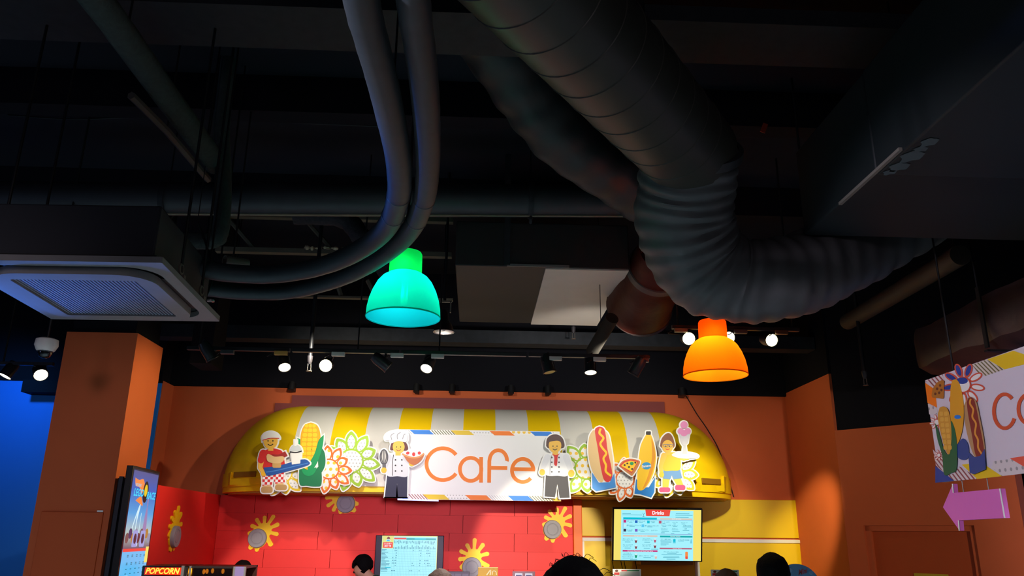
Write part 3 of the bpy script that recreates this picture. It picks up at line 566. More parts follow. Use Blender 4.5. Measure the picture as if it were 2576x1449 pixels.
def fl(cx, cy, R, r, col, blue=()):
    for k in range(9):
        an = 10+40*k; c, s_ = math.cos(math.radians(an)), math.sin(math.radians(an))
        A.shape('petal', ell(cx+c*R*.66, cy+s_*R*.7, R*.34, R*.17, an), col, 2, False); A.shape('petal_print', ell(cx+c*R*.67, cy+s_*R*.71, R*.26, R*.1, an), SB_ if k in blue else WHITE, 3, False)
    A.shape('flower_disc', ell(cx, cy, r, r*1.05), col, 4, False); A.shape('flower_disc', ell(cx, cy, r*.86, r*.9), WHITE, 5, False)
fl(430, 320, 160, 58, FC, (4, 5, 6, 7)); A.shape('disc_print', ell(425, 290, 42, 24), SB_, 6, False); fl(235, 600, 60, 22, FC); fl(250, 845, 42, 14, FC)
A.shape('pizza_picture', [(198, 400), (205, 350), (235, 305), (272, 285), (290, 290), (288, 415), (282, 424), (204, 415)], P_('pizza_side', (176, 112, 40)), 6, False); A.shape('pizza_topping', [ell(x, y, 8, 10) for x, y in ((240, 350), (262, 325), (255, 380), (226, 388), (272, 360))], PBRN, 7, False)
A.shape('banana_picture', cv([(355, 285), (380, 280), (405, 310), (428, 400), (438, 500), (432, 620), (410, 720), (380, 775), (358, 760), (340, 640), (336, 480), (340, 340)]), P_('banana_side', (220, 158, 40)), 6, False); A.shape('banana_sticker', ell(393, 560, 24, 15), SBLUE, 7, False); A.shape('banana_holder', cv([(350, 740), (380, 770), (430, 720), (470, 770), (470, 860), (430, 880), (385, 850)]), P_('holder_side', (40, 70, 140)), 5, False)
A.shape('corn_husk', [cv([(225, 605), (250, 660), (290, 800), (330, 835), (350, 700), (345, 590), (375, 660), (390, 780), (385, 950), (350, 975), (295, 990), (280, 850), (245, 730)], 4)], P_('husk_side', (26, 96, 60)), 8, False)
A.shape('corn_picture', cv([(262, 490), (295, 482), (325, 510), (345, 600), (350, 720), (340, 820), (325, 838), (305, 800), (270, 680), (248, 560)]), P_('corn_side', (206, 150, 56)), 9, False)
A.shape('corn_kernels', [rrect(262+14*(r*.35)+34*c, 520+r*42, 290+14*(r*.35)+34*c, 552+r*42, 8, 2) for r in range(7) for c in range(2)], P_('kernel_side', (222, 170, 70)), 10, False, kind='stuff')
A.shape('holder_picture', [(478, 820), (520, 860), (570, 850), (600, 800), (610, 950), (520, 988), (490, 975)], P_('holder_side', (40, 70, 140)), 11, False)
A.shape('bun_picture', cv([(445, 470), (470, 420), (500, 412), (535, 450), (560, 560), (590, 720), (600, 850), (570, 870), (520, 850), (480, 740), (450, 600)]), P_('bun_side', (180, 140, 96)), 8, False); A.shape('sausage_picture', cv([(465, 450), (480, 418), (510, 420), (530, 470), (560, 620), (590, 780), (588, 840), (560, 860), (530, 840), (505, 700), (475, 540)]), P_('sausage_side', (130, 44, 40)), 9, False); A.shape('mustard_picture', stroke([(496, 425), (490, 460), (515, 505), (508, 560), (535, 610), (528, 680), (550, 730), (552, 790), (582, 840)], 13), P_('mustard_side', (220, 150, 60)), 10, False)
LS = P_('side_letter', (206, 84, 50))
A.shape('letter', stroke([(738+80*math.cos(math.radians(a)), 517+127*math.sin(math.radians(a))) for a in range(-47, -336, -12)], 26, 0), LS, 3, False)
A.shape('letter', [stroke([(925+84*math.cos(math.radians(a)), 500+112*math.sin(math.radians(a))) for a in range(0, 361, 12)], 26, 0), stroke([(1012, 370), (1016, 620)], 26, 0)], LS, 3, False)
for u in (.3, 1.3): MB().cyl((XS+.02, yf-u, zt_), (XS+.02, yf-u, CEIL if u < 1 else 3.4), .006, n=6).build('hanging_wire', BLACKM, hs)
ar = thing('arrow_sign', 'pink arrow sign hung by wires under the large white sign', 'sign', PX(2410, 1330, XS))
xa = XS+.01; ap = [PX(x, y, xa) for x, y in ((2372, 1276), (2397, 1217), (2399, 1240), (2516, 1229), (2528, 1303), (2412, 1309), (2414, 1335))]
MB().prism(ap, (.03, 0, 0)).build('arrow_board', M('arrow_pink', (216, 108, 190), .5), ar, smooth=False)
er = MB(); 
for i, j in ((1, 2), (3, 4), (5, 6)): er.cyl(ap[i]+Vector((-.002, 0, 0)), ap[j]+Vector((-.002, 0, 0)), .004, n=6)
er.build('white_edge', WHITE, ar)
for x, y0, y1 in ((2420, 1212, 1238), (2483, 1206, 1232)):
    a, b = PX(x, y0, xa), PX(x, y1, xa); MB().cyl((xa+.01, b.y, b.z), (xa+.01, b.y, zb_+.01), .003, n=6).build('wire', CHROME, ar)
# ================================================================== SCREENS
def EM(name, c, s=1.0):
    n = 'screen_'+name
    if n in _mats: return _mats[n]
    m = M(n, c, .3, emit=s); b = m.node_tree.nodes['Principled BSDF']; b.inputs['Base Color'].default_value = (.01, .01, .012, 1); return m
CYW = EM('pale_cyan', (164, 242, 254), 1.0); CYB = EM('cyan', (0, 190, 215)); SYL = EM('yellow', (246, 226, 110)); STX = EM('text_teal', (30, 130, 160), .9); SPK = EM('pale', (205, 236, 246)); SRD = EM('red', (236, 74, 64)); SWH = EM('white', (250, 246, 255)); STE = EM('teal', (0, 168, 170)); SMG = EM('magenta', (200, 40, 120)); SPE = EM('peach', (226, 190, 170)); SPU = EM('violet', (120, 90, 190)); SDK = EM('dark', (60, 50, 80)); SBW = EM('brown', (130, 60, 70)); SGN = EM('green', (0, 150, 110)); SOR = EM('orange', (246, 140, 70)); SDB = EM('deep_blue', (30, 100, 190)); SRO = EM('rose', (186, 90, 120))
BEZ = M('black_bezel', (14, 14, 20), .35)
def put_text(A, body, x, y, h, mat, layer=4, bold=.0, name='text', width=None, shear=0.0):
    V, F, w_, h_ = text_geo(body, bold, shear); k = h/h_; kx = k if width is None else width/w_
    z = .0012*layer+.0006; m = MB(); m.add([A.mp(x+a*kx, y-b*k)+A.tw*z for a, b in V], F); return m.build(name, mat, A.root, smooth=False)
# drinks menu screen, tilted on a wall arm
tl = math.radians(14); O = PY(1541, 1277, 8.72); Wm = (PY(1768, 1283, 8.72)-O).x; Hm = Wm*.577; dn = Vector((0, math.sin(tl), -math.cos(tl))); nt_ = Vector((0, -math.cos(tl), -math.sin(tl)))
dr = thing('menu_screen', 'wide wall screen showing the Drinks menu over the yellow panels', 'screen', O+dn*Hm+Vector((Wm/2, 0, 0)))
MB().prism([O-nt_*.0, O+Vector((Wm, 0, 0)), O+Vector((Wm, 0, 0))+dn*Hm, O+dn*Hm], -nt_*.05).build('housing', BEZ, dr, bevel=.006)
dm = lambda x, y: O + Vector((Wm*(x-170)/1935, 0, 0)) + dn*(Hm*(y-165)/1120)
A = Art(dr, dm, nt_, margin=0)
A.root = A.shape('screen', rect(205, 195, 2072, 1262), SYL, 1, False); A.shape('menu_page', rect(356, 212, 1902, 1262), CYW, 2, False)
A.shape('header', [(870, 196), (1410, 196), (1390, 330), (888, 330)], SRD, 3, False); put_text(A, 'Drinks', 1145, 262, 78, SWH, 4, .035, 'heading', 250)
A.shape('frame_line', [rect(395, 408, 1880, 414), rect(395, 706, 1880, 712), rect(395, 408, 400, 712), rect(1875, 408, 1880, 712)], SPU, 3, False)
for r_, mt in (((400, 364, 1120, 404), CYB), ((1190, 374, 1880, 400), SPE), ((400, 736, 1135, 764), SPE), ((1190, 740, 1885, 774), STE), ((395, 1048, 1140, 1080), SMG), ((1185, 992, 1875, 1022), SRO)): A.shape('section_bar', rect(*r_), mt, 3, False)
put_text(A, 'Ice Cream Float Series & Mixed Float Series', 770, 1064, 24, SWH, 4, 0, 'section_title', 540); put_text(A, 'Season Menu', 1560, 1007, 22, SWH, 4, 0, 'section_title', 190); put_text(A, 'Cream & Drinks', 780, 750, 20, SWH, 4, 0, 'section_title', 280); put_text(A, 'Soft Drinks', 1540, 386, 20, SWH, 4, 0, 'section_title', 200); put_text(A, 'Bottle & Jelly', 1520, 756, 22, SWH, 4, 0, 'section_title', 210)
for b, x, y, w in (('コカ・コーラ', 550, 440, 140), ('メロンソーダ', 795, 443, 145), ('カルピス', 1035, 446, 95), ('森の100%オレンジジュース', 625, 530, 300), ('森の100%ぶどうのしずく', 1010, 536, 300), ('ウーロン茶', 540, 628, 120), ('森の100%アップル', 835, 626, 215), ('エルダフラワー', 1065, 632, 140),
    ('コーヒー(HOT)', 1310, 455, 160), ('カフェラテ', 1510, 460, 115), ('エスプレッソ', 1705, 462, 140), ('アメリカーノ(ICE)', 1315, 522, 215), ('カプチーノ', 1510, 524, 120), ('紅茶', 1740, 590, 46), ('抹茶ラテ(ICE)', 1770, 524, 165), ('エスプレッソ', 1275, 588, 140), ('カプチーノ', 1505, 590, 115),
    ('クリームコーヒー', 505, 815, 225), ('(キャラメルソース)', 500, 845, 215), ('クリームカフェ', 905, 808, 170), ('(キャラメルソース)', 920, 838, 215), ('クリームミルクラテ', 505, 938, 215), ('(チョコソース)', 495, 968, 170), ('クリームココア', 905, 932, 190), ('(チョコソース)', 905, 962, 170),
    ('ゼリー飲料 ¥300', 1310, 815, 210), ('いろはす 水 ¥200', 1700, 826, 235), ('コーラフロート', 495, 1115, 165), ('メロンソーダフロート', 505, 1184, 235), ('お茶ミックスフロート¥400', 900, 1166, 305), ('ブラッディ オレンジ ¥500', 1430, 1078, 320)):
    put_text(A, b, x, y, 26, STX, 3, .012, 'menu_text', w)
L_ = []
for x, y, w in ((560, 466, 70), (780, 470, 80), (1040, 472, 60), (590, 556, 110), (970, 560, 110), (540, 650, 90), (815, 654, 90), (1270, 486, 60), (1500, 490, 50), (1690, 490, 80), (1280, 546, 80), (1510, 546, 90), (1770, 552, 190), (1280, 618, 140), (1510, 618, 140), (1745, 624, 140), (1300, 645, 160), (1530, 645, 160), (1250, 680, 80), (1460, 690, 70), (1815, 692, 60), (500, 880, 120), (915, 880, 120), (500, 1006, 130), (910, 1006, 130), (1080, 1026, 150), (500, 1150, 200), (505, 1214, 220), (630, 1242, 150), (920, 1202, 160), (1320, 846, 240), (1320, 874, 230), (1290, 912, 170), (1265, 936, 120), (1640, 850, 120), (1445, 1106, 200), (1445, 1134, 440), (1435, 1168, 340), (1435, 1196, 350), (1430, 1228, 190), (590, 312, 420), (470, 286, 180), (1670, 275, 290), (1700, 306, 370), (1660, 350, 280)):
    L_.append(rect(x-w/2, y-5, x+w/2, y+4))
A.shape('fine_print', L_, EM('fine', (70, 170, 196), .9), 3, False, kind='stuff')
for i, (x, y, mt) in enumerate(((435, 446, SMG), (678, 452, SDB), (938, 456, CYB), (1190, 456, SRO), (438, 532, SPK), (820, 536, EM('sky', (90, 200, 240))), (436, 632, SDK), (680, 632, SPU))): A.shape('drink_icon', rect(x-28, y-28, x+28, y+28), mt, 3, False)
for x, y, h, mt in ((676, 850, 90, SBW), (1084, 838, 90, SRO), (678, 975, 90, SBW), (1084, 955, 90, SBW), (680, 1160, 100, SGN), (1105, 1185, 84, SPE)):
    A.shape('cup_picture', [(x-30, y-h*.2), (x+30, y-h*.2), (x+14, y+h*.5), (x-14, y+h*.5)], mt, 3, False); A.shape('cream_picture', ell(x, y-h*.28, 30, h*.22, 0, 16), SPK, 4, False)
A.shape('pouch_picture', [rect(1470, 810, 1524, 870), rect(1468, 876, 1526, 892), rect(1490, 800, 1502, 812)], CYB, 3, False); A.shape('bottle_picture', [(1852, 800), (1862, 800), (1872, 850), (1876, 896), (1838, 896), (1842, 850)], EM('bottle', (110, 200, 220)), 3, False); A.shape('tall_drink_picture', rrect(1732, 1070, 1790, 1222, 18), SOR, 3, False); A.shape('tall_drink_base', rect(1738, 1170, 1784, 1222), SRD, 4, False); A.shape('cocktail_icon', [stroke([(815, 270), (832, 300), (855, 268)], 8, 0), stroke([(832, 300), (832, 335)], 7, 0), rect(812, 332, 850, 342)], STX, 3, False)
MB().box((O.x+Wm/2, 9.1, O.z-Hm*.5), (.12, .36, .12)).build('wall_arm', BLACKM, dr)
a_, b_ = PY(1610, 1408, 8.98), PY(1742, 1436, 8.98); 
MB().box(((a_.x+b_.x)/2, 9.1, (a_.z+b_.z)/2+.03), (b_.x-a_.x, .32, .05)).build('bracket_plate', M('tan_bracket', (166, 130, 60), .6), dr)  # tan plate standing in for the screen's shadow on the panels
cb = MB()
for x in (1538, 1560, 1568, 1596): 
    p, q_ = PY(x, 1402, 9.05), PY(x+6, 1445, 9.2); cb.tube(spline([p, (p+q_)/2+Vector((.01, 0, -.03)), q_], 4), .004, 6)
cb.build('cable', BLACKM, dr)
# allergen table screen on the red wall
Y2 = 9.02; O2 = PY(946, 1346, Y2); W2 = (PY(1117, 1349, Y2)-O2).x; H2 = .62
al = thing('allergen_screen', 'black framed screen showing a pale allergen table on the red wall', 'screen', O2+Vector((W2/2, 0, -H2)))
MB().box((O2.x+W2/2, Y2+.03, O2.z-H2/2), (W2, .06, H2)).build('housing', M('navy_bezel', (24, 24, 50), .4), al, bevel=.006)
MB().box((O2.x+W2/2, 9.13, O2.z-H2/2), (.2, .16, .2)).build('wall_mount', BLACKM, al)
am = lambda x, y: O2+Vector((W2*(x-245)/2065, 0, -(y-180)*W2/2065)); A = Art(al, am, (0, -1, 0), margin=0)
A.root = A.shape('screen', rect(435, 195, 2115, 1630), EM('pale_yellow', (226, 226, 130)), 1, False); A.shape('table_page', rect(435, 215, 2100, 1600), CYW, 2, False); A.shape('logo_panel', rect(440, 210, 790, 560), EM('logo_yellow', (222, 224, 130)), 3, False)
A.shape('heading_bar', rect(800, 250, 1170, 296), SRD, 3, False); A.shape('heading_bar', rect(1172, 258, 2070, 312), STE, 3, False); A.shape('heading_light', rect(1420, 266, 1760, 294), EM('bar_cyan', (0, 220, 250)), 4, False)
A.shape('red_panel', rect(475, 382, 770, 546), SRD, 4, False); put_text(A, 'アレルギー', 620, 424, 52, SWH, 5, .03, 'heading', 230); put_text(A, '品目一覧', 620, 488, 52, SWH, 5, .03, 'heading', 200)
A.shape('badge', ell(625, 350, 76, 50, 0, 24, 180, 360), SPK, 4, False); A.shape('badge_blue', ell(625, 355, 56, 44, 0, 24, 180, 360), EM('badge', (60, 190, 240)), 5, False); A.shape('hat_picture', [(575, 290), (600, 235), (635, 220), (665, 240), (685, 290)], SBW, 5, False)
GR = EM('grid', (110, 200, 214), .9)
A.shape('grid_line', [rect(x, 570, x+4, 1600) for x in range(770, 2070, 46)]+[rect(440, y, 2080, y+4) for y in range(640, 1600, 72)], GR, 3, False, kind='stuff')
rn = random.Random(3)
A.shape('column_text', [rect(x-8, 340+rn.uniform(-20, 20), x+8, 400+rn.uniform(-20, 40)) for x in range(815, 2060, 45)]+[rect(x-8, 500+rn.uniform(-40, 30), x+8, 575) for x in range(805, 2050, 46)], STX, 4, False, kind='stuff')
A.shape('row_text', [rect(450, y+j*34-7, 450+rn.uniform(90, 260), y+j*34+7) for y in range(600, 1220, 72) for j in (0, 1)], STX, 4, False, kind='stuff')
dots = []
for y, xs in ((620, (850, 895, 1400, 1583, 1630, 1810, 1858)), (692, (890, 1625, 1808, 1852, 1898)), (764, (890, 1622, 1893)), (826, (790, 885)), (905, (790, 835, 882, 1614, 1757, 1800, 1847)), (978, (782, 828, 878, 1380, 1610, 1752, 1838, 1886)), (1050, (873, 1377, 1428, 1605, 1838, 1884, 1930)), (1194, (775, 818, 862, 1322, 1374, 1600))):
    dots += [ell(x, y, 17, 12, n=8) for x in xs]
A.shape('table_dot', dots, STX, 5, False, kind='stuff'); A.shape('pill', rrect(566, 1094, 742, 1126, 15), CYB, 5, False)
# portrait screen on the pillar's side
O3 = PX(337, 1174, -2.66); far = PX(401, 1191, -2.70); ex = Vector((far.x-O3.x, far.y-O3.y, 0)); W3 = ex.length; ex.normalize(); H3 = W3*1.78; n3 = Vector((ex.y, -ex.x, 0)); 
if n3.x < 0: n3 = -n3
ps_ = thing('portrait_screen', 'tall portrait screen with a LEGO RACE advert beside the pillar'.replace('LEGO RACE', 'racing ride'), 'screen', O3+ex*W3/2+Vector((0, 0, -H3)))
m3 = lambda u, v: O3+ex*(u*W3)+Vector((0, 0, -v*H3)); A = Art(ps_, m3, n3, margin=0)
MB().prism([m3(-.02, -.008), m3(1.02, -.008), m3(1.02, 1.01), m3(-.02, 1.01)], -n3*.05).build('housing', BEZ, ps_, bevel=.004)
MB().box((px1+.06, (py0+py1)/2-.02, O3.z-.06-H3/2), (.12, .44, H3-.02)).build('mount_box', M('mount_black', (16, 16, 20), .6), ps_, bevel=.006)
MB().box((px1+.11, (py0+py1)/2-.1, O3.z-H3/2), (.06, .1, .4)).build('mount_arm', BLACKM, ps_)
for y_ in (-.08, .06): MB().box((px1+.05, py0+.0, O3.z-.45), (.03, .03, H3-.35)).build('mount_rail', M('rail_grey', (50, 50, 58), .5, metal=.4), ps_); break
def grad(name, stops):
    m = bpy.data.materials.new(name); m.use_nodes = True; nt = m.node_tree; b = nt.nodes['Principled BSDF']; b.inputs['Base Color'].default_value = (.01, .01, .01, 1)
    tc = nt.nodes.new('ShaderNodeTexCoord'); sp = nt.nodes.new('ShaderNodeSeparateXYZ'); cr = nt.nodes.new('ShaderNodeValToRGB'); nt.links.new(tc.outputs['Generated'], sp.inputs[0]); nt.links.new(sp.outputs['Z'], cr.inputs[0])
    e = cr.color_ramp.elements; e[0].position, e[0].color = stops[0][0], lin(stops[0][1]); e[1].position, e[1].color = stops[-1][0], lin(stops[-1][1])
    for p, c in stops[1:-1]: x = e.new(p); x.color = lin(c)
    nt.links.new(cr.outputs[0], b.inputs['Emission Color']); b.inputs['Emission Strength'].default_value = .9; return m
A.root = A.shape('screen', rect(.015, .01, .985, .99), EM('dark_edge', (20, 30, 60)), 0, False); A.shape('picture', rect(.03, .02, .97, .54), grad('screen_sky', [(0, (120, 90, 110)), (.2, (190, 205, 200)), (.45, (90, 170, 235)), (.75, (60, 100, 200)), (1, (90, 90, 150))]), 1, False)
A.shape('timetable', rect(.03, .54, .97, .985), EM('time_blue', (90, 190, 245)), 1, False)
A.shape('flame', [cv([(.1, .07), (.25, .08), (.4, .07), (.48, .12), (.4, .17), (.3, .13), (.15, .12)]), cv([(.22, .22), (.4, .24), (.5, .25), (.4, .19)])], SOR, 2, False); A.shape('tyre', ell(.54, .155, .1, .075), EM('tyre', (30, 26, 30)), 3, False); A.shape('hub', ell(.54, .145, .055, .042), EM('hub', (235, 200, 40)), 4, False)
CT = EM('logo_cyan', (60, 220, 255)); put_text(A, 'LEGO', .29, .165, .052, CT, 4, .02, 'logo_text', .36, .15); put_text(A, 'RACE', .77, .175, .052, CT, 4, .02, 'logo_text', .34, .15); put_text(A, 'THE GREAT', .24, .115, .02, CT, 4, 0, 'logo_text', .24, .15)
A.shape('track_picture', [stroke([(.2, .45), (.3, .34), (.42, .25), (.36, .4), (.5, .52)], .02), stroke([(.5, .5), (.5, .3)], .012, 0)], SPK, 2, False); A.shape('tower_picture', [[(.62, .44), (.65, .3), (.69, .24), (.73, .3), (.77, .44)], rect(.67, .19, .71, .25)], EM('tower', (150, 130, 180)), 2, False)
rn = random.Random(5); cols = [EM('crowd%d' % i, c, .8) for i, c in enumerate(((120, 90, 90), (60, 60, 110), (190, 140, 60), (150, 160, 190), (90, 50, 60)))]
for i in range(9): A.shape('crowd_picture', ell(.1+i*.1, .47-.03*(i % 2), .06, .035, 0, 12), cols[i % 5], 3, False)
for x in (.38, .66): A.shape('seat_picture', rrect(x-.09, .42, x+.09, .53, .02), EM('seat', (150, 160, 220)), 4, False); A.shape('rider_picture', ell(x, .475, .05, .035, 0, 12), EM('rider', (50, 40, 60)), 5, False)
A.shape('band', rect(.03, .54, .86, .56), SRD, 2, False); A.shape('band', rect(.86, .53, .97, .64), SYL, 2, False)
put_text(A, 'グレート・レゴ・レース', .42, .775, .035, SWH, 3, .015, 'heading', .74); A.shape('heading_box', rect(.08, .715, .32, .735), SPK, 2, False)
A.shape('time_text', [rect(x, y, x+.05, y+.006) for x in (.2, .36, .52, .66, .8) for y in (.58, .59, .63, .64, .67, .7, .74)], STX, 3, False, kind='stuff'); A.shape('white_panel', rect(.03, .85, .97, .985), SPK, 2, False); A.shape('hill_picture', cv([(.04, .98), (.2, .95), (.5, .93), (.8, .92), (.96, .94), (.96, .98)]), EM('hill', (120, 170, 130)), 3, False); A.shape('blue_tag', rect(.72, .945, .9, .98), CYB, 4, False)

# ================================================================== WALL SPLATS
def splat(label, cx, cy, r, rays, side=None, rot=0.0):
    """yellow paint-splat plaque with a round grey plate, fixed to the red wall"""
    if side is None: base = PY(cx, cy, YR); mp = lambda u, v: base+Vector((u, 0, v)); nn = Vector((0, -1, 0))
    else: base = PX(cx, cy, side); mp = lambda u, v: base+Vector((0, u, v)); nn = Vector((1, 0, 0))
    t = thing('splat_plaque', label, 'wall decoration', mp(0, 0), 'splat plaques on the red wall'); m = MB(); cr, sr = math.cos(math.radians(rot)), math.sin(math.radians(rot))
    bx, by = .6, .78; S_ = [((bx, by), (bx, by), .8), ((0, 0), (0, 0), 1.05)]
    for an, L, w in rays: S_.append(((bx, by), (bx+math.cos(math.radians(an))*L, by+math.sin(math.radians(an))*L), w*.44)); S_.append((S_[-1][1], S_[-1][1], w*.56))
    def sdf(x, y):
        d = 9.0
        for (ax_, ay_), (cx_, cy_), rd in S_:
            dx, dy = cx_-ax_, cy_-ay_; L2 = dx*dx+dy*dy; t_ = 0 if L2 == 0 else max(0, min(1, ((x-ax_)*dx+(y-ay_)*dy)/L2)); e = math.hypot(x-ax_-t_*dx, y-ay_-t_*dy)-rd
            h = max(.16-abs(d-e), 0)/.16; d = min(d, e)-h*h*.04
        return d
    P = []
    for k in range(150):
        an = 2*math.pi*k/150; rho = 2.9
        while rho > .3 and sdf(bx+math.cos(an)*rho, by+math.sin(an)*rho) > 0: rho -= .03
        x, y = bx+math.cos(an)*rho, by+math.sin(an)*rho; P.append(mp((x*cr-y*sr)*r, (x*sr+y*cr)*r)+nn*.016)
    m.prism(P, -nn*.016)
    m.build('splat', YEL, t, smooth=False)
    D = mp(0, 0)
    MB().lathe(D+nn*.016, [(0, .034), (r*.55, .034), (r*.58, .03), (r*.62, .03), (r*.66, .034), (r*.93, .034), (r*.98, .028), (r, .0)], 40, nn).build('round_plate', GREYST, t)
    return t
RAYS = [(128, 1.42, .36), (93, 1.36, .36), (60, 1.68, .38), (25, 1.5, .4), (-14, 1.42, .38), (-58, 1.6, .46), (160, 1.4, .36), (190, 1.55, .34), (234, 2.15, .4), (254, 2.02, .38)]
R1 = 23/2095*YR
splat('yellow splat plaque with grey disc, right of the slanted one on the red wall', 649, 1354, R1, RAYS)
splat('yellow splat plaque half hidden under the awning edge', 871, 1267, R1, RAYS, rot=88)
splat('yellow splat plaque with grey disc nearest the orange post', 1389, 1332, R1, RAYS)
splat('yellow splat plaque low on the wall beside the allergen screen', 1187, 1427, R1*1.05, RAYS, rot=28)
splat('slanted yellow splat plaque on the red side wall above the popcorn cabinet', 433, 1350, R1*.98, RAYS, side=rxl, rot=22)

# ================================================================== COUNTER AND THINGS ON IT
cx0, cx1 = PY(300, 1449, 6.9).x, PY(2120, 1449, 6.9).x
ct = thing('service_counter', 'long orange service counter running below the awning', 'counter', ((cx0+cx1)/2, 6.95, 0))
MB().box(((cx0+cx1)/2, 6.95, .5), (cx1-cx0, .7, 1.0)).build('counter_body', M('counter_front', (206, 90, 30), .5), ct); MB().box(((cx0+cx1)/2, 6.95, 1.02), (cx1-cx0+.06, .78, .04)).build('counter_top', M('counter_top_grey', (150, 150, 150), .35), ct, bevel=.006)
CT0 = 1.04
def ztop(px, py, Y): return PY(px, py, Y)
# popcorn cabinet
YP = 6.75; a_, b_ = PY(352, 1422, YP), PY(478, 1424, YP); zt2 = a_.z
pk = thing('popcorn_cabinet', 'popcorn warmer with a lit red POPCORN sign across its top', 'machine', ((a_.x+b_.x)/2, YP+.2, CT0))
MB().box(((a_.x+b_.x)/2, YP+.2, (zt2+CT0)/2), (b_.x-a_.x-.03, .38, zt2-CT0-.005)).build('cabinet', M('cabinet_black', (22, 12, 14), .3), pk, bevel=.006)
s0, s1 = PY(366, 1427, YP-.004), PY(456, 1447, YP-.004)
MB().box(((s0.x+s1.x)/2, YP-.006, (s0.z+s1.z)/2), (s1.x-s0.x, .012, s0.z-s1.z)).build('lit_sign', M('lit_red', (205, 40, 6), .3, emit=.8), pk, label='glowing red sign panel')
V, F, w_, h_ = text_geo('POPCORN', .03, .25); cxm = PY(411, 1436, YP).x; czm = PY(411, 1436, YP).z; kx = 82/2095*YP/w_; kz = 14.5/2095*YP/h_
MB().add([(cxm+x*kx, YP-.016, czm+y*kz) for x, y in V], F).build('sign_text', M('lit_letters', (255, 205, 70), .3, emit=1.1), pk, smooth=False)
for x in (PY(462, 1430, YP).x,): MB().box((x, YP-.004, (zt2+CT0)/2), (.022, .03, zt2-CT0)).build('corner_post', CHROME, pk)
# glass warmer next to it
a_, b_ = PY(481, 1424, YP), PY(618, 1423, YP)
gw = thing('glass_warmer', 'dark glass food warmer with lit bulbs next to the popcorn cabinet', 'machine', ((a_.x+b_.x)/2, YP+.2, CT0)); ww = b_.x-a_.x; hz = a_.z-CT0; mx_ = (a_.x+b_.x)/2
MB().box((mx_, YP+.36, CT0+hz/2), (ww, .03, hz)).build('back_panel', M('warmer_back', (60, 24, 18), .3), gw); MB().box((mx_, YP+.19, a_.z-.008), (ww, .36, .016)).build('roof', M('warmer_roof', (60, 50, 50), .3, metal=.5), gw); MB().box((mx_, YP+.19, CT0+.02), (ww, .36, .04)).build('base', CHROME, gw)
gl = M('tinted_glass', (60, 50, 56), .06, spec=.6); gl.node_tree.nodes['Principled BSDF'].inputs['Transmission Weight'].default_value = .85
MB().box((mx_-.04, YP+.0, CT0+hz/2), (ww-.12, .006, hz-.03)).build('front_glass', gl, gw)
lp0, lp1 = PY(592, 1424, YP), PY(617, 1424, YP); MB().box(((lp0.x+lp1.x)/2, YP-.004, CT0+hz/2), (lp1.x-lp0.x, .012, hz)).build('side_panel', M('lilac_panel', (160, 140, 200), .25), gw, label='pale lilac end panel')
for x in (481, 591, 618): MB().box((PY(x, 1424, YP).x, YP-.003, CT0+hz/2), (.014, .02, hz)).build('corner_post', CHROME, gw)
for x, y in ((513, 1438), (521, 1437), (535, 1436), (561, 1437)):  # glowing balls added in place of amber reflections on the glass
    p = PY(x, y, YP+.2); MB().ball(p, (.012, .012, .02), 10, 8).build('bulb', M('bulb_amber', (255, 170, 30), .3, emit=14), gw); MB().cyl(p+Vector((0, 0, .018)), (p.x, p.y, a_.z-.01), .004, n=6).build('bulb_stem', CHROME, gw)  # no real bulbs: ball and stem added to stand in for amber reflections
# small stands on the counter
def stand(name, label, x0, x1, y0, Y, mat, thick=.012, cat='sign'):
    a, b = PY(x0, y0, Y), PY(x1, y0, Y); t = thing(name, label, cat, ((a.x+b.x)/2, Y, CT0)); cxx = (a.x+b.x)/2; w = b.x-a.x; h = min(a.z-CT0-.06, w*1.4)
    MB().box((cxx, Y, a.z-h/2), (w, thick, h)).build('panel', mat, t, bevel=.002); MB().cyl((cxx, Y+.01, CT0), (cxx, Y+.01, a.z-h+.02), .008, n=8).build('stem', BLACKM, t); MB().lathe((cxx, Y+.01, CT0), [(0, .012), (.05, .01), (.06, 0)], 16).build('foot', BLACKM, t); return t, a, w, h
t, a, w, h = stand('card_holder', 'low black three panel card holder in front of a splat plaque', 1124, 1181, 1437, 6.75, M('dark_holder', (40, 30, 44), .4))
for i in (-1, 0, 1): MB().box((a.x+w/2+i*w*.32, 6.742, a.z-h/2), (w*.28, .006, h*.86)).build('card_panel', M('dark_card', (62, 56, 70), .35), t)
t, a, w, h = stand('gold_card_sign', 'square gold card sign with a pale swirl on a stem', 1203, 1253, 1426, 6.72, M('gold_card', (190, 142, 30), .5))
A = Art(t, lambda x, y: PY(x, y, 6.714), (0, -1, 0), margin=0); A.shape('swirl', [stroke([(1224, 1447), (1230, 1439), (1234, 1435), (1233, 1447)], 3), stroke([(1238, 1447), (1240, 1437), (1247, 1438), (1249, 1447)], 2)], P_('pale_gold', (226, 200, 140)), 2, False); MB().box((a.x+w/2, 6.716, a.z-.004), (w, .006, .008)).build('edge', M('gold_edge', (206, 170, 80), .4), t)
t, a, w, h = stand('clear_display_box', 'clear display stand holding two white framed cards', 1289, 1346, 1437, 6.72, M('smoky_clear', (150, 110, 110), .2))
for i in (-1, 1): MB().box((a.x+w/2+i*w*.22, 6.71, a.z-.07), (w*.32, .006, .11)).build('framed_card', TRIM, t); MB().box((a.x+w/2+i*w*.22, 6.706, a.z-.07), (w*.25, .006, .09)).build('card_face', M('card_slate', (92, 90, 120), .4), t)
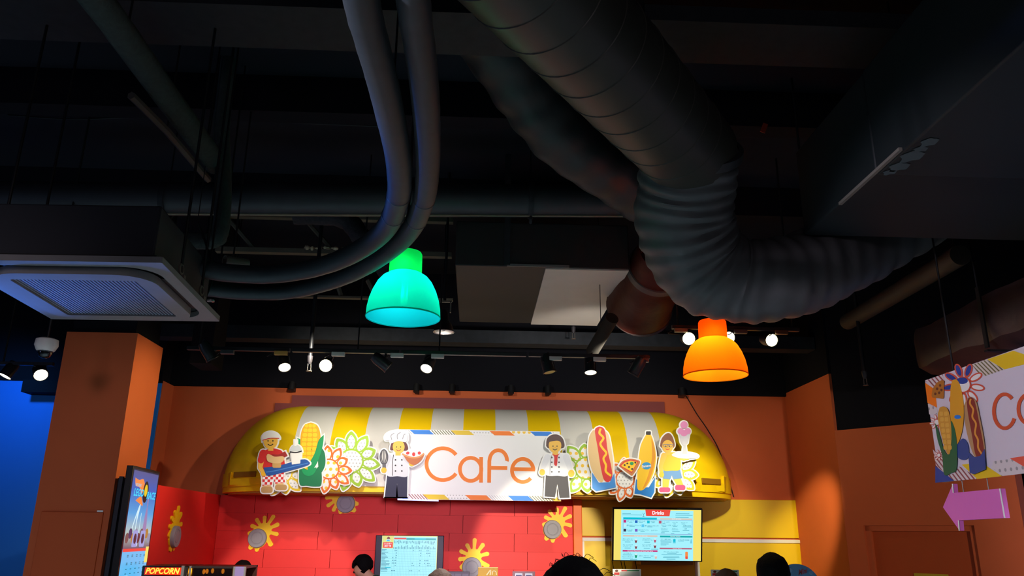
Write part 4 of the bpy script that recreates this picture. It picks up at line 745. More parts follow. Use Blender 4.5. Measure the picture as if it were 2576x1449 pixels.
for x0, x1, y0, lb in ((1541, 1612, 1431, 'white printed menu sheet on a stand below the drinks screen'), (1788, 1858, 1433, 'white printed menu sheet on a stand against the yellow panels')):
    t, a, w, h = stand('menu_stand', lb, x0, x1, y0, 6.8, WHITE); A = Art(t, lambda x, y: PY(x, y, 6.793), (0, -1, 0), margin=0)
    A.shape('heading_bar', rect(x0+22, y0+3, x1-4, y0+6), PDGRN, 2, False); A.shape('heading_bar', rect(x0+22, y0+3, x0+36, y0+6), PRED, 3, False); A.shape('red_tag', rect(x0+4, y0+9, x0+17, y0+15), PRED, 2, False); A.shape('grey_table', rect(x0+19, y0+8, x1-3, y0+60), P_('table_grey', (190, 190, 184)), 2, False); A.shape('hat_picture', ell(x0+10, y0+5, 4, 3), PBRN, 2, False)
# round blue ice cream sign
YB_ = 6.7; c = PY(2006, 1482, YB_); rr = 60/2095*YB_
t = thing('round_blue_sign', 'round pale blue sign with red Mini lettering beside the yellow panels', 'sign', (c.x, YB_, CT0))
MB().lathe((c.x, YB_, c.z), [(0, 0), (rr, 0), (rr, .02), (0, .02)], 48, (0, -1, 0)).build('disc', M('pale_blue_sign', (110, 170, 220), .4), t); MB().cyl((c.x, YB_+.01, CT0), (c.x, YB_+.01, c.z), .012, n=8).build('stem', BLACKM, t); MB().box((c.x, YB_+.01, CT0+.008), (.2, .16, .016)).build('foot', BLACKM, t)
V, F, w_, h_ = text_geo('Mini', .02, .3); q0 = PY(2017, 1437, YB_); k = 24/2095*YB_/w_; k2 = 13/2095*YB_/h_
MB().add([(q0.x+x*k, YB_-.0225, q0.z+y*k2+x*k*.25) for x, y in V], F).build('sign_text', M('mini_red', (214, 90, 100), .5), t, smooth=False)
for x, y in ((1988, 1434), (2040, 1440)):
    p = PY(x, y, YB_-.02); MB().lathe(p, [(0, .008), (.016, .006), (.018, 0)], 16, (0, -1, 0)).build('boss', M('boss_blue', (140, 190, 230), .4), t)

# ================================================================== PEOPLE
def person(label, head_px, Y, height, hair, shirt, trousers, yaw=0.0, lean=0.0, skin=(206, 160, 130), curl=.0, strands=0, hr=1.0):
    """standing figure; head_px: pixel of the crown at depth Y; yaw 0 faces away from the viewer"""
    crown = PY(head_px[0], head_px[1], Y); k = height/1.72
    R = Matrix.Rotation(math.radians(yaw), 3, 'Z'); Lm = Matrix.Rotation(math.radians(-lean), 3, 'X'); piv = Vector((0, 0, .95))
    def lp(p):
        p = Vector(p)
        if p.z > .96: p = piv + Lm @ (p-piv)
        return p
    off = R @ (lp((0, 0, 1.735))*k); base = Vector((crown.x-off.x, crown.y-off.y, 0)); dz = crown.z-off.z
    root = thing('person', label, 'person', base)
    def skinmesh(name, vs_, es, mat, parent=root, sub=1):
        me = bpy.data.meshes.new(name); me.from_pydata([tuple(R @ (lp(v[0])*k)+Vector((0, 0, dz*min(1, v[0][2]/.9)))) for v in vs_], es, []); o = bpy.data.objects.new(name, me); COL.objects.link(o); o.parent = parent
        o['_w'] = tuple(base); me.materials.append(mat); sm = o.modifiers.new('skin', 'SKIN'); sm.use_smooth_shade = True; ss = o.modifiers.new('sub', 'SUBSURF'); ss.levels = ss.render_levels = sub
        for i, v in enumerate(vs_):
            sv = me.skin_vertices[0].data[i]; sv.radius = (v[1]*k, v[2]*k); sv.use_root = (i == 0)
        return o
    V = [((0, 0, .97), .13, .1), ((0, 0, 1.15), .12, .09), ((0, 0, 1.34), .14, .1), ((0, .0, 1.46), .065, .06), ((0, .012, 1.53), .052, .052), ((0, .03, 1.58), .06, .07), ((0, .02, 1.64), .074, .088), ((0, .008, 1.69), .06, .075)]; E = [(i, i+1) for i in range(7)]
    V.append(((0, .118, 1.615), .012, .014)); E.append((6, 8))
    for s in (-1, 1):
        b = len(V); V += [((s*.17, 0, 1.42), .055, .055), ((s*.23, -.02, 1.15), .042, .042), ((s*.25, .05, .93), .028, .028), ((s*.253, .07, .87), .03, .02)]; E += [(2, b), (b, b+1), (b+1, b+2), (b+2, b+3)]
        for j, ln in enumerate((.07, .08, .075, .06)):
            f = len(V); y = .04+j*.02; V += [((s*.253, y+.02, .83), .009, .009), ((s*.25, y+.03, .83-ln*.5), .009, .009), ((s*.244, y+.03, .83-ln), .008, .008)]; E += [(b+3, f), (f, f+1), (f+1, f+2)]
        f = len(V); V += [((s*.235, .105, .86), .011, .011), ((s*.225, .125, .82), .009, .009)]; E += [(b+3, f), (f, f+1)]
        b = len(V); V += [((s*.09, 0, .88), .085, .085), ((s*.1, .02, .5), .058, .058), ((s*.1, -.01, .1), .042, .042), ((s*.11, .13, .04), .04, .03)]; E += [(0, b), (b, b+1), (b+1, b+2), (b+2, b+3)]
        f = len(V); V += [((s*.084, .0, 1.63), .012, .02)]; E += [(6, f)]
    skinmesh('body', V, E, M('skin_%d' % skin[0], skin, .55))
    S = [((0, 0, .9), .15, .12), ((0, 0, 1.15), .14, .11), ((0, 0, 1.34), .16, .12), ((0, 0, 1.44), .095, .09), ((0, -.005, 1.51), .066, .066)]; SE = [(0, 1), (1, 2), (2, 3), (3, 4)]
    for s in (-1, 1): b = len(S); S += [((s*.175, 0, 1.42), .07, .07), ((s*.21, -.012, 1.24), .06, .06)]; SE += [(2, b), (b, b+1)]
    skinmesh('shirt', S, SE, M('cloth_%02x%02x%02x' % shirt, shirt, .85))
    T = [((0, 0, .95), .15, .125)]; TE = []
    for s in (-1, 1): b = len(T); T += [((s*.09, 0, .86), .1, .1), ((s*.1, .02, .5), .075, .075), ((s*.1, -.01, .1), .065, .065)]; TE += [(0, b), (b, b+1), (b+1, b+2)]
    skinmesh('trousers', T, TE, M('cloth_%02x%02x%02x' % trousers, trousers, .85))
    for s in (-1, 1):
        p = R @ (lp((s*.032, .098, 1.645))*k)+Vector((0, 0, dz))+base; MB().ball(p, .012*k, 10, 8).build('eye', M('eye_dark', (30, 24, 22), .2), root)
    bm = bmesh.new(); bmesh.ops.create_uvsphere(bm, u_segments=36, v_segments=24, radius=1)
    kill = [v for v in bm.verts if (v.co.y > .3 and v.co.z < .3+.25*v.co.x**2) or v.co.z < -.86]; bmesh.ops.delete(bm, geom=kill, context='VERTS')
    for v in bm.verts:
        d = 1 + curl*noise.noise(v.co*6) + .03*noise.noise(v.co*14) + .06*noise.noise(v.co*2.3)
        p = Vector((v.co.x*.094*hr*d, v.co.y*.112*hr*d-.004, v.co.z*.105*hr*d+1.65)); v.co = R @ (lp(p)*k)+Vector((0, 0, dz))
    me = bpy.data.meshes.new('hair'); bm.to_mesh(me); bm.free()
    for p in me.polygons: p.use_smooth = True
    hm = M('hair_%d_%d' % (hair[0], hair[2]), hair, .75, bump=.6, scale=60, spec=.08); me.materials.append(hm); o = bpy.data.objects.new('hair', me); COL.objects.link(o); o.parent = root; o['_w'] = tuple(base)
    so = o.modifiers.new('solid', 'SOLIDIFY'); so.thickness = .012; so.offset = -1
    if strands:
        m = MB(); rn = random.Random(11)
        for i in range(strands):
            a = rn.uniform(-1.3, 1.3); q0 = Vector((math.sin(a)*.09*hr, rn.uniform(-.06, .05), 1.65+math.cos(a)*.102*hr)); dd = Vector((math.sin(a)+rn.uniform(-.6, .9), rn.uniform(-.3, .3), math.cos(a)*.5)).normalized()*rn.uniform(.008, .02)
            q1 = q0+dd; q2 = q1+Vector((dd.x*.8+.01, 0, -.01)); m.tube(spline([R @ (lp(x)*k)+Vector((0, 0, dz))+base for x in (q0, q1, q2)], 3), .0008, 4)
        m.build('hair_strands', hm, root, kind='stuff')
    return root
BLK = (9, 8, 9)
person('staff member in a green shirt bending to the left in front of the red wall', (900, 1405), 8.2, 1.62, BLK, (24, 96, 68), (40, 40, 50), yaw=78, lean=40)
person('person with a rounded black bob seen from behind before the yellow panels', (1941, 1400), 4.6, 1.56, BLK, (60, 60, 70), (50, 50, 60), yaw=0, hr=1.04)
person('person with a wide dark crown of hair with stray strands nearest the viewer', (1445, 1428), 2.3, 1.58, (10, 8, 11), (70, 40, 50), (40, 40, 50), yaw=0, strands=26, hr=1.12)
person('person with greyish brown hair below the allergen screen', (1108, 1438), 5.0, 1.5, (74, 58, 46), (40, 60, 120), (40, 40, 50), yaw=20)
person('person with thin brown hair in front of the menu sheet on yellow', (1827, 1437), 5.4, 1.48, (66, 50, 44), (90, 90, 96), (50, 50, 60), yaw=0)
person('person with dark hair half hidden behind the glass warmer', (612, 1415), 7.7, 1.5, (20, 14, 14), (30, 30, 34), (40, 40, 44), yaw=0, hr=1.05)
# ================================================================== CEILING SERVICES
def hang(root, p, r=.006, top=CEIL, name='hanger_rod'):
    p = Vector(p); return MB().cyl(p, (p.x, p.y, top), r, n=8).build(name, BLACKM, root)
def tube_thing(name, label, cat, pts, r, mat, n=20, wob=0.0, sub=8, group=None, part='tube', hangers=(), seed=0):
    path = spline(pts, sub); t = thing(name, label, cat, path[len(path)//2], group)
    MB().tube(path, r, n, True, wob, seed).build(part, mat, t)
    for i in hangers: hang(t, path[int(i*(len(path)-1))]+Vector((0, 0, .0)))
    return t, path
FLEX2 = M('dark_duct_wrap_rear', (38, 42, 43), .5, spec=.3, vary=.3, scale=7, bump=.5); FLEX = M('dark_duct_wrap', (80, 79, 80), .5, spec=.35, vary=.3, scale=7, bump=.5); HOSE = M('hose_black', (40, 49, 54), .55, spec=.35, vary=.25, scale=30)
GALV = M('painted_duct', (54, 52, 46), .45, vary=.15, scale=5, spec=.35); FOIL = M('brown_foil', (70, 22, 12), .5, spec=.2, vary=.3, scale=12, bump=.4)

# big spiral duct running over the viewer
ZD_ = 3.78; p0, p1 = PZ(1380, -10, ZD_), PZ(1742, 390, ZD_); dd = (p1-p0).normalized(); pS = p0-dd*1.6
t = thing('spiral_duct', 'wide smooth spiral duct slanting overhead from the top edge to the wrapped elbow', 'duct', p1)
MB().cyl(pS, p1, .262, n=40).build('duct_body', GALV, t); L_ = (p1-pS).length
for i in range(1, int(L_/.2)): 
    q_ = pS+dd*i*.2; MB().lathe(q_-dd*.006, [(.262, 0), (.266, .003), (.266, .009), (.262, .012)], 40, dd).build('seam', GALV, t)
for f in (.35, .8): hang(t, pS+dd*L_*f, .008)
# wrapped flexible elbow hanging in front of the orange lamp
def wrinkled(path, r, n, amp, freq, seed):
    m = len(path); V = []; up = None; mb = MB()
    for i, p in enumerate(path):
        tt = (path[min(i+1, m-1)]-path[max(i-1, 0)]).normalized(); up = up or Vector((0, 1, 0)); a = (up-tt*up.dot(tt)).normalized(); b = tt.cross(a); up = a
        for k in range(n):
            an = 2*math.pi*k/n; s_ = i*freq+.8*math.sin(an*2+seed)+.5*math.sin(an*3+i*.05)
            rr_ = (r[i] if isinstance(r, list) else r)*(1+amp*math.sin(s_)*(.5+.5*noise.noise(Vector((i*.07, math.cos(an)*2, math.sin(an)*2+seed))))+amp*1.4*noise.noise(Vector((i*.12+seed, math.cos(an)*1.5, math.sin(an)*1.5))))
            V.append(p+(a*math.cos(an)+b*math.sin(an))*rr_)
    F = [(i*n+k, i*n+(k+1) % n, (i+1)*n+(k+1) % n, (i+1)*n+k) for i in range(m-1) for k in range(n)]+[tuple(range(n-1, -1, -1)), tuple((m-1)*n+k for k in range(n))]
    return mb.add(V, F)
fp = spline([PY(*a) for a in ((1738, 372, 4.12), (1726, 470, 4.3), (1724, 565, 4.45), (1762, 655, 4.58), (1840, 702, 4.62), (1940, 706, 4.62), (2050, 672, 4.75), (2170, 612, 5.0), (2310, 530, 5.15))], 16)
t = thing('flexible_duct', 'fat wrinkled wrapped flexible duct elbow just over the orange lamp', 'duct', fp[60])
wrinkled(fp, [.275+.02*math.sin(i*.05) for i in range(len(fp))], 48, .045, 1.15, 1.3).build('wrap', FLEX, t)
d0 = (fp[2]-fp[0]).normalized(); MB().lathe(fp[0]-d0*.02, [(.27, 0), (.298, .01), (.3, .06), (.285, .07)], 40, d0).build('collar', M('duct_tape', (52, 52, 54), .45, spec=.4), t)
for i in (30, 95): hang(t, fp[i], .008)
# second flexible duct behind
fp = spline([PY(*a) for a in ((1090, -40, 4.0), (1215, 60, 4.3), (1325, 220, 4.7), (1430, 350, 5.0), (1560, 440, 5.3), (1668, 520, 5.6), (1712, 610, 5.8))], 14)
t = thing('flexible_duct', 'second flexible duct curving down behind the big spiral duct', 'duct', fp[50])
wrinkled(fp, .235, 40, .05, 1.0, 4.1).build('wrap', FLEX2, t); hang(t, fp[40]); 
fp2 = spline([PY(*a) for a in ((1672, 630, 5.85), (1646, 690, 6.2), (1608, 772, 6.75))], 14); d0 = (fp2[-1]-fp2[-4]).normalized()
t2 = thing('duct_end', 'brown foil duct end hanging beside the grey ceiling panel', 'duct', fp2[-1])
wrinkled(fp2, [.2+.09*(i/(len(fp2)-1)) for i in range(len(fp2))], 40, .02, .8, 2.0).build('foil', FOIL, t2)
MB().lathe(fp2[10], [(.225, 0), (.245, .01), (.25, .07), (.235, .08)], 40, d0).build('grey_band', M('grey_tape', (74, 70, 68), .45), t2)
MB().lathe(fp2[-1], [(.285, -.02), (.298, 0), (.29, .012), (.0, .014)], 40, d0).build('rim', M('foil_edge', (90, 70, 62), .3, metal=.5), t2); hang(t2, fp2[8])
tube_thing('short_pipe', 'short grey brown pipe below the brown foil duct end', 'pipe', [PY(1540, 800, 6.2), PY(1490, 884, 6.6)], .055, M('pipe_greybrown', (40, 37, 31), .7, spec=.15), sub=1)
hang(bpy.data.objects['short_pipe'], PY(1512, 846, 6.4), .003)
# twin hoses
ZH = 3.1
hb = [PZ(x, y, ZH) for x, y in ((1035, -60), (1044, 40), (1060, 150), (1073, 290), (1076, 420), (1064, 510), (1024, 590), (945, 655), (850, 702), (730, 732), (610, 734), (520, 725))]
ha = [PZ(x, y, ZH) for x, y in ((900, -60), (918, 40), (948, 150), (982, 290), (1003, 410), (1001, 500), (968, 578), (893, 635), (800, 672), (690, 690), (590, 688), (500, 676))]
for lb, pts, r in (('outer black hose of the pair curving past the green lamp', hb, .05), ('inner black hose of the pair curving past the green lamp', ha, .053)):
    t, path = tube_thing('insulated_hose', lb, 'hose', pts, r, HOSE, 20, .03, 8, 'twin hoses', 'hose', (.12, .55, .97))
    for f in (.45, .5):
        i = int(f*(len(path)-1)); dd = (path[i+1]-path[i]).normalized(); MB().lathe(path[i], [(r*1.0, 0), (r*1.05, .004), (r*1.05, .012), (r, .016)], 20, dd).build('joint_ring', HOSE, t)
# straight pipe across
YPp = 5.7; a_, b_ = PY(-60, 498, YPp), PY(1760, 508, YPp)
t = thing('ceiling_pipe', 'long thick straight pipe crossing behind the twin hoses', 'pipe', (a_+b_)/2); rp = .128
MB().cyl(a_, b_, rp, n=32).build('pipe_body', M('pipe_black', (40, 42, 46), .5, spec=.35, vary=.25, scale=9), t)
MB().tube([a_+Vector((0, -.02, -rp-.004)), b_+Vector((0, -.02, -rp-.004))], .008, 6).build('dusty_seam', M('dust_brown', (120, 108, 90), .8), t)  # paler brown strip along the pipe's lower edge
for x in (1335, 420):
    c = PY(x, 505, YPp); MB().lathe(c-Vector((.02, 0, 0)), [(rp+.012, 0), (rp+.012, .04), (rp+.002, .04), (rp+.002, 0), (rp+.012, 0)], 32, (1, 0, 0)).build('clamp', DUSTY, t); MB().lathe(c+Vector((-.012, 0, -rp-.03)), [(.026, 0), (.034, .006), (.034, .018), (.026, .024), (.026, 0)], 20, (1, 0, 0)).build('clamp_loop', DUSTY, t); hang(t, c+Vector((0, 0, rp)))
# rectangular duct with a bare metal bottom panel
ZB_ = 3.7; n0, n1, f0, f1 = PZ(1145, 670, ZB_), PZ(1580, 676, ZB_), PZ(1145, 812, ZB_), PZ(1526, 814, ZB_)
t = thing('box_duct', 'black rectangular duct with a bare grey plate under its right end', 'duct', ((n0.x+n1.x)/2, (n0.y+f0.y)/2, ZB_)); xa, xb = n0.x, n1.x+.02; ya, yb = n0.y, f0.y
MB().box(((xa+xb)/2, (ya+yb)/2, ZB_+.2), (xb-xa, yb-ya, .38)).build('duct_body', M('box_duct_black', (38, 36, 36), .6, spec=.3), t, bevel=.008)
gx = PZ(1372, 672, ZB_).x; MB().box(((gx+xb)/2, (ya+yb)/2, ZB_+.003), (xb-gx-.01, yb-ya-.02, .012)).build('grey_plate', M('bare_plate', (204, 196, 186), .55, vary=.1, scale=4), t, label='bare grey metal plate')
sx = PY(1276, 610, ya).x; MB().box((sx, ya-.006, (ZB_+.02+CEIL)/2), (.05, .012, CEIL-ZB_-.02)).build('strap', DUSTY, t); MB().box((sx+.25, ya-.004, ZB_+.02), (.5, .012, .02)).build('front_lip', M('lip_grey', (110, 106, 104), .5), t)
for x in (xa+.1, xb-.15): hang(t, (x, yb-.1, ZB_+.3))
# air conditioner cassette
ZA = 2.85; nr, fr, fl_ = PZ(407, 661, ZA), PZ(553, 809, ZA), PZ(130, 803, ZA)
uy = (fr-nr); ly = uy.length; uy.normalize(); ux = (fl_-fr); lx = ux.length; ux.normalize(); cA = nr+uy*ly/2+ux*lx/2
t = thing('air_conditioner', 'grey ceiling cassette air conditioner hung over the orange pillar', 'air conditioner', cA)
AR = Matrix((( -ux.x, uy.x, 0), (-ux.y, uy.y, 0), (0, 0, 1)))
W_ = M('ac_panel', (120, 117, 117), .5, vary=.12, scale=12, spec=.4); WD = M('ac_grille', (118, 120, 136), .6); DK = M('ac_dark_slot', (8, 8, 10), .6)
def ab(name, c, d, mat, bev=.0, par=None, **k): return MB().box(cA+AR @ Vector(c), d, AR).build(name, mat, par or t, bevel=bev, **k)
def frame(name, ho, hi, z, th, mat, ro=.05, ri=.05):
    N = 8; mb = MB(); O_, I_ = [], []
    def rr(hx, hy, r):
        P = []
        for cx, cy, a in ((hx-r, hy-r, 0), (-hx+r, hy-r, 90), (-hx+r, -hy+r, 180), (hx-r, -hy+r, 270)):
            for k in range(N+1): an = math.radians(a+90*k/N); P.append((cx+r*math.cos(an), cy+r*math.sin(an)))
        return P
    O_, I_ = rr(ho[0], ho[1], ro), rr(hi[0], hi[1], ri); n = len(O_); V = []
    for P, zz in ((O_, z), (I_, z), (O_, z+th), (I_, z+th)): V += [cA+AR @ Vector((x, y, zz)) for x, y in P]
    F = []
    for i in range(n):
        j = (i+1) % n; F += [(i, j, n+j, n+i), (2*n+i, 3*n+i, 3*n+j, 2*n+j), (i, 2*n+i, 2*n+j, j), (n+i, n+j, 3*n+j, 3*n+i)]
    return mb.add(V, F).build(name, mat, t)
hx, hy = lx/2, ly/2
frame('panel_frame', (hx, hy), (hx*.87, hy*.87), 0, .03, W_, .012, .16); ab('slot_back', (0, 0, .045), (lx*.9, ly*.9, .02), DK)
frame('intake_frame', (hx*.8, hy*.8), (hx*.62, hy*.62), -.028, .04, W_, .17, .02); ab('grille_back', (0, 0, .012), (lx*.64, ly*.64, .01), DK)
g = MB()
for i in range(34): g.box(cA+AR @ Vector((-hx*.62+(i+.5)*hx*1.24/34, 0, -.012)), (hx*1.24/34*.55, ly*.62, .012), AR)
g.build('grille', WD, t, kind='stuff')
for sx_, sy_ in ((1, 0), (-1, 0), (0, 1), (0, -1)):
    ab('louver', (sx_*hx*.84, sy_*hy*.84, .012), (.02 if sx_ else lx*.5, .02 if sy_ else ly*.5, .012), BLACKM)
ab('casing', (0, 0, .18), (lx*.86, ly*.86, .28), M('ac_case', (34, 36, 42), .7), .01)
for sx_, sy_ in ((1, 1), (1, -1), (-1, 1), (-1, -1)):
    p = cA+AR @ Vector((sx_*hx*.95, sy_*hy*.35, .03)); br = MB().box(p+Vector((0, 0, .012)), (.05, .03, .018), AR).build('hanger_bracket', M('dusty_bracket', (92, 84, 76), .7), t); MB().lathe(p+Vector((-.006, 0, .055)), [(.02, 0), (.03, .002), (.03, .01), (.02, .012), (.02, 0)], 16, (1, 0, 0)).build('eye_ring', M('dusty_bracket', (92, 84, 76), .7), br)
    MB().cyl(p+Vector((0, 0, .08)), (p.x, p.y, CEIL), .008, n=8).build('hanger_rod', BLACKM, t)
ex_ = PZ(524, 762, ZA); MB().lathe(ex_+Vector((.012, 0, .005)), [(.008, 0), (.02, .003), (.02, .012), (.008, .015)], 16, (0, 0, 1)).build('hose_stub', CHROME, t)
# left-hand insulated pipes and cables
INS = M('pipe_insulation', (56, 64, 62), .9, vary=.35, scale=35, bump=.5, spec=.1)
ZI = 3.95
tube_thing('insulated_pipe', 'dusty insulated pipe slanting overhead on the far left', 'pipe', [PZ(215, -40, ZI), PZ(300, 75, ZI), PZ(400, 215, ZI), PZ(480, 325, ZI), PZ(544, 414, ZI)], .072, INS, 16, .06, 6, hangers=(.3, .9))
tube_thing('thin_channel', 'thin metal channel under the slanting insulated pipe', 'pipe', [PZ(330, 240, ZI-.1), PZ(420, 330, ZI-.1), PZ(524, 452, ZI-.1)], .022, M('channel_grey', (66, 62, 58), .7), 6, 0, 1, hangers=(.5,))
e0 = PY(556, 300, 4.75); 
tube_thing('insulated_pipe', 'upright insulated pipe with an elbow at the back of the air conditioner', 'pipe', [(e0.x, 4.75, CEIL), PY(558, 320, 4.75), PY(562, 450, 4.75), PY(556, 570, 4.75), PY(538, 604, 4.78), PY(470, 606, 4.8), PY(395, 606, 4.85)], .052, INS, 16, .08, 7)
c0_ = PY(565, 655, 4.9); t = thing('pipe_stub', 'short open ended pipe ring beside the air conditioner', 'pipe', c0_); MB().lathe(c0_, [(.028, 0), (.034, 0), (.034, .16), (.028, .16), (.028, 0)], 20, (.7, .7, .1)).build('ring', M('stub_grey', (80, 76, 72), .6), t); hang(t, c0_+Vector((.04, .04, .03)))
for lb, pts in (('thin black cable sagging behind the twin hoses', ((585, 366, 6.2), (660, 380, 6.2), (780, 372, 6.2), (960, 332, 6.2))), ('thin black cable dropping beside the air conditioner corner', ((497, 560, 4.7), (520, 620, 4.7), (536, 690, 4.65), (516, 752, 4.6))),
    ('thin black cable crossing behind the slanting insulated pipe', ((20, 290, 5.6), (180, 300, 5.6), (330, 296, 5.6), (520, 300, 5.6), (960, 318, 5.6)))):
    t, path = tube_thing('cable', lb, 'cable', [PY(*a) for a in pts], .007, BLACKM, 6, 0, 6, 'loose cables', 'cable'); hang(t, path[0], .003); hang(t, path[-1], .003)
# steel joist with lattice, debris on its chord
YJ = 7.1; JS = M('joist_steel', (84, 78, 66), .75, vary=.3, scale=12)
j0, j1, j2, j3 = PY(555, 545, YJ), PY(1140, 552, YJ), PY(555, 632, YJ), PY(1140, 640, YJ)
t = thing('steel_joist', 'lattice steel joist seen between the hoses and the straight pipe', 'joist', (j0+j1)/2)
zc_, zb2 = (j0.z+j1.z)/2, (j2.z+j3.z)/2; xj0, xj1 = j0.x, j1.x
for z in (zc_, zb2): MB().box(((xj0+xj1)/2, YJ, z), (xj1-xj0, .07, .045)).build('chord', JS, t)
nW = 3
for i in range(nW):
    xa_, xb_ = xj0+(xj1-xj0)*i/nW+.04, xj0+(xj1-xj0)*(i+.5)/nW; MB().tube([(xa_, YJ, zc_), (xb_, YJ, zb2)], .02, 6).build('web_bar', JS, t)
for x in (xj0+.1, xj1-.1): hang(t, (x, YJ, zc_))
rn = random.Random(9)
sc_ = thing('insulation_scrap', 'torn pale insulation scraps lying on the joist chord', 'insulation', PY(830, 632, YJ)); m = MB()
for i in range(26):
    p = PY(rn.uniform(765, 895), 634, YJ-.02); m.ball((p.x, YJ-.02+rn.uniform(-.02, .03), zb2+.022+rn.uniform(0, .02)), (rn.uniform(.01, .035), .02, rn.uniform(.008, .026)), 6, 4)
m.build('scraps', M('insulation_pale', (176, 160, 130), .9), sc_, smooth=False, kind='stuff')
tube_thing('dusty_duct', 'small fuzzy duct bending down behind the inner hose', 'duct', [PY(740, 540, 6.5), PY(860, 548, 6.5), PY(905, 590, 6.45), PY(950, 640, 6.4), PY(985, 700, 6.4)], .085, M('fuzzy_duct', (50, 48, 52), .95, vary=.35, scale=30, bump=.8, spec=.05), 18, .12, 6, hangers=(.2,))
YJ2 = 7.6; k0, k1 = PY(560, 742, YJ2), PY(1140, 748, YJ2)
t = thing('steel_joist', 'lower steel rail behind the green lamp and the hose bend', 'joist', (k0+k1)/2); MB().box(((k0.x+k1.x)/2, YJ2, k0.z), (k1.x-k0.x, .06, .02)).build('rail', JS, t)
for x0_, x1_ in ((845, 858), (925, 945)): MB().tube([PY(x0_, 705, YJ2), PY(x1_, 744, YJ2)], .024, 6).build('brace', JS, t)
for x in (k0.x+.1, k1.x-.1): hang(t, (x, YJ2, k0.z))
# big ducts at right
ZR = 3.4; xE = 1.975; fyr = PZ(2045, 604, ZR).y; midy = PZ(2250, 442, ZR).y
TEAL = M('duct_dark_teal', (24, 31, 33), .6, spec=.3, vary=.12, scale=5)
t = thing('overhead_duct', 'broad flat bottomed dark duct filling the upper right', 'duct', (xE+1.5, 3.4, ZR)); t['_w'] = (xE+1.5, 3.4, ZR)
MB().box((xE+1.6, (midy+.9)/2, ZR+.3), (3.2, midy-.9, .6)).build('duct_section', TEAL, t, bevel=.01); MB().box((xE+1.6, (midy+fyr)/2, ZR+.31), (3.2, fyr-midy, .56)).build('duct_section', TEAL, t, bevel=.01)
MB().box((xE-.012, (3.3+3.95)/2, ZR+.012), (.018, .65, .016)).build('edge_flange', M('flange_grey', (120, 116, 108), .5, metal=.3), t)
pch = M('scraped_patch', (76, 84, 88), .85)
for x, y, rx_, ry_ in ((2294, 394, .05, .06), (2262, 420, .045, .05), (2238, 434, .03, .03), (2338, 358, .035, .045), (2316, 376, .03, .03)):
    p = PZ(x, y, ZR-.003); MB().add([(p.x+rx_*math.cos(a*.524)*(1+.25*math.sin(a*2.3)), p.y+ry_*math.sin(a*.524)*(1+.25*math.cos(a*1.7)), p.z) for a in range(12)], [tuple(range(12))]).build('scraped_patch', pch, t, smooth=False)
for y in (2.2, 3.9): hang(t, (xE+.4, y, ZR+.5)); 
pipe0, pipe1 = PY(2132, 810, 7.2), PY(2405, 648, 5.2)
tube_thing('ceiling_pipe', 'brownish pipe running towards the viewer between the two right ducts', 'pipe', [pipe0, pipe1, pipe1+(pipe1-pipe0)*.03], .075, M('pipe_brown', (56, 46, 38), .65), 20, 0, 1, hangers=(.02, .6))
# wrapped box duct behind the hanging sign
g0 = PY(2262, 770, 6.3); g1 = PY(2268, 948, 6.3); zt3, zb3 = min(3.35, g0.z), g1.z; xl3 = g0.x
t = thing('wrapped_duct', 'foil wrapped rectangular duct over the hanging sign', 'duct', (xl3+.6, 4.6, zb3)); nx, ny, nz = 6, 30, 6; V = []
WR = M('foil_wrap_dark', (48, 36, 38), .45, spec=.45, vary=.35, scale=8, bump=.4); m = MB()
def wob(p): return Vector(p)+Vector((noise.noise(Vector(p)*3.1), noise.noise(Vector(p)*2.7+Vector((5, 0, 0))), noise.noise(Vector(p)*3.3+Vector((0, 7, 0)))))*.035
ring = []
for k in range(24):
    an = 2*math.pi*(k+.5)/24; c_, s_ = math.cos(an), math.sin(an); e = 6; rr_ = (abs(c_)**e+abs(s_)**e)**(-1/e); ring.append((rr_*c_, rr_*s_))
ys = [6.3-.08*i for i in range(50)]
for i, y in enumerate(ys):
    tp = .86+.14*min(1, i/2)
    for u, v in ring: V.append(wob((xl3+.55+u*.55*tp, y, (zt3+zb3)/2+v*(zt3-zb3)/2*tp)))
F = [(i*24+k, i*24+(k+1) % 24, (i+1)*24+(k+1) % 24, (i+1)*24+k) for i in range(len(ys)-1) for k in range(24)]+[tuple(range(23, -1, -1)), tuple((len(ys)-1)*24+k for k in range(24))]
m.add(V, F).build('wrap', WR, t)
for y in (5.2, 3.4):
    MB().box((xl3-.035, y, (zt3+zb3)/2), (.012, .04, zt3-zb3+.02)).build('strap', BLACKM, t); MB().box((xl3+.55, y, zb3-.03), (1.2, .04, .012)).build('strap', BLACKM, t); hang(t, (xl3-.035, y, zt3))
# sprinklers
def sprinkler(label, x, y, Y, drop=.12, top=CEIL):
    p = PY(x, y, Y); t = thing('sprinkler', label, 'sprinkler', p, 'ceiling sprinklers'); MB().cyl((p.x, p.y, p.z+drop), (p.x, p.y, top), .017, n=10).build('drop_pipe', BLACKM, t); BR = M('sprinkler_metal', (110, 104, 98), .4, metal=.6)
    MB().lathe(p+Vector((0, 0, drop*.5)), [(.008, 0), (.02, .02), (.024, .07)], 14).build('fitting', M('fitting_grey', (40, 36, 40), .6), t); MB().cyl(p+Vector((-.014, 0, .01)), p+Vector((-.012, 0, drop*.55)), .0035, n=6).cyl(p+Vector((.014, 0, .01)), p+Vector((.012, 0, drop*.55)), .0035, n=6).build('frame_arms', BR, t); MB().lathe(p, [(0, 0), (.024, 0), (.024, .004), (0, .006)], 14).build('deflector', BR, t)
sprinkler('small sprinkler head hanging below the bare grey plate', 1443, 853, 8.0)
sprinkler('sprinkler on a long drop pipe beside the foil wrapped duct', 2178, 970, 6.9)
sprinkler('small sprinkler head between the first two lit track spotlights', 777, 934, 6.6)
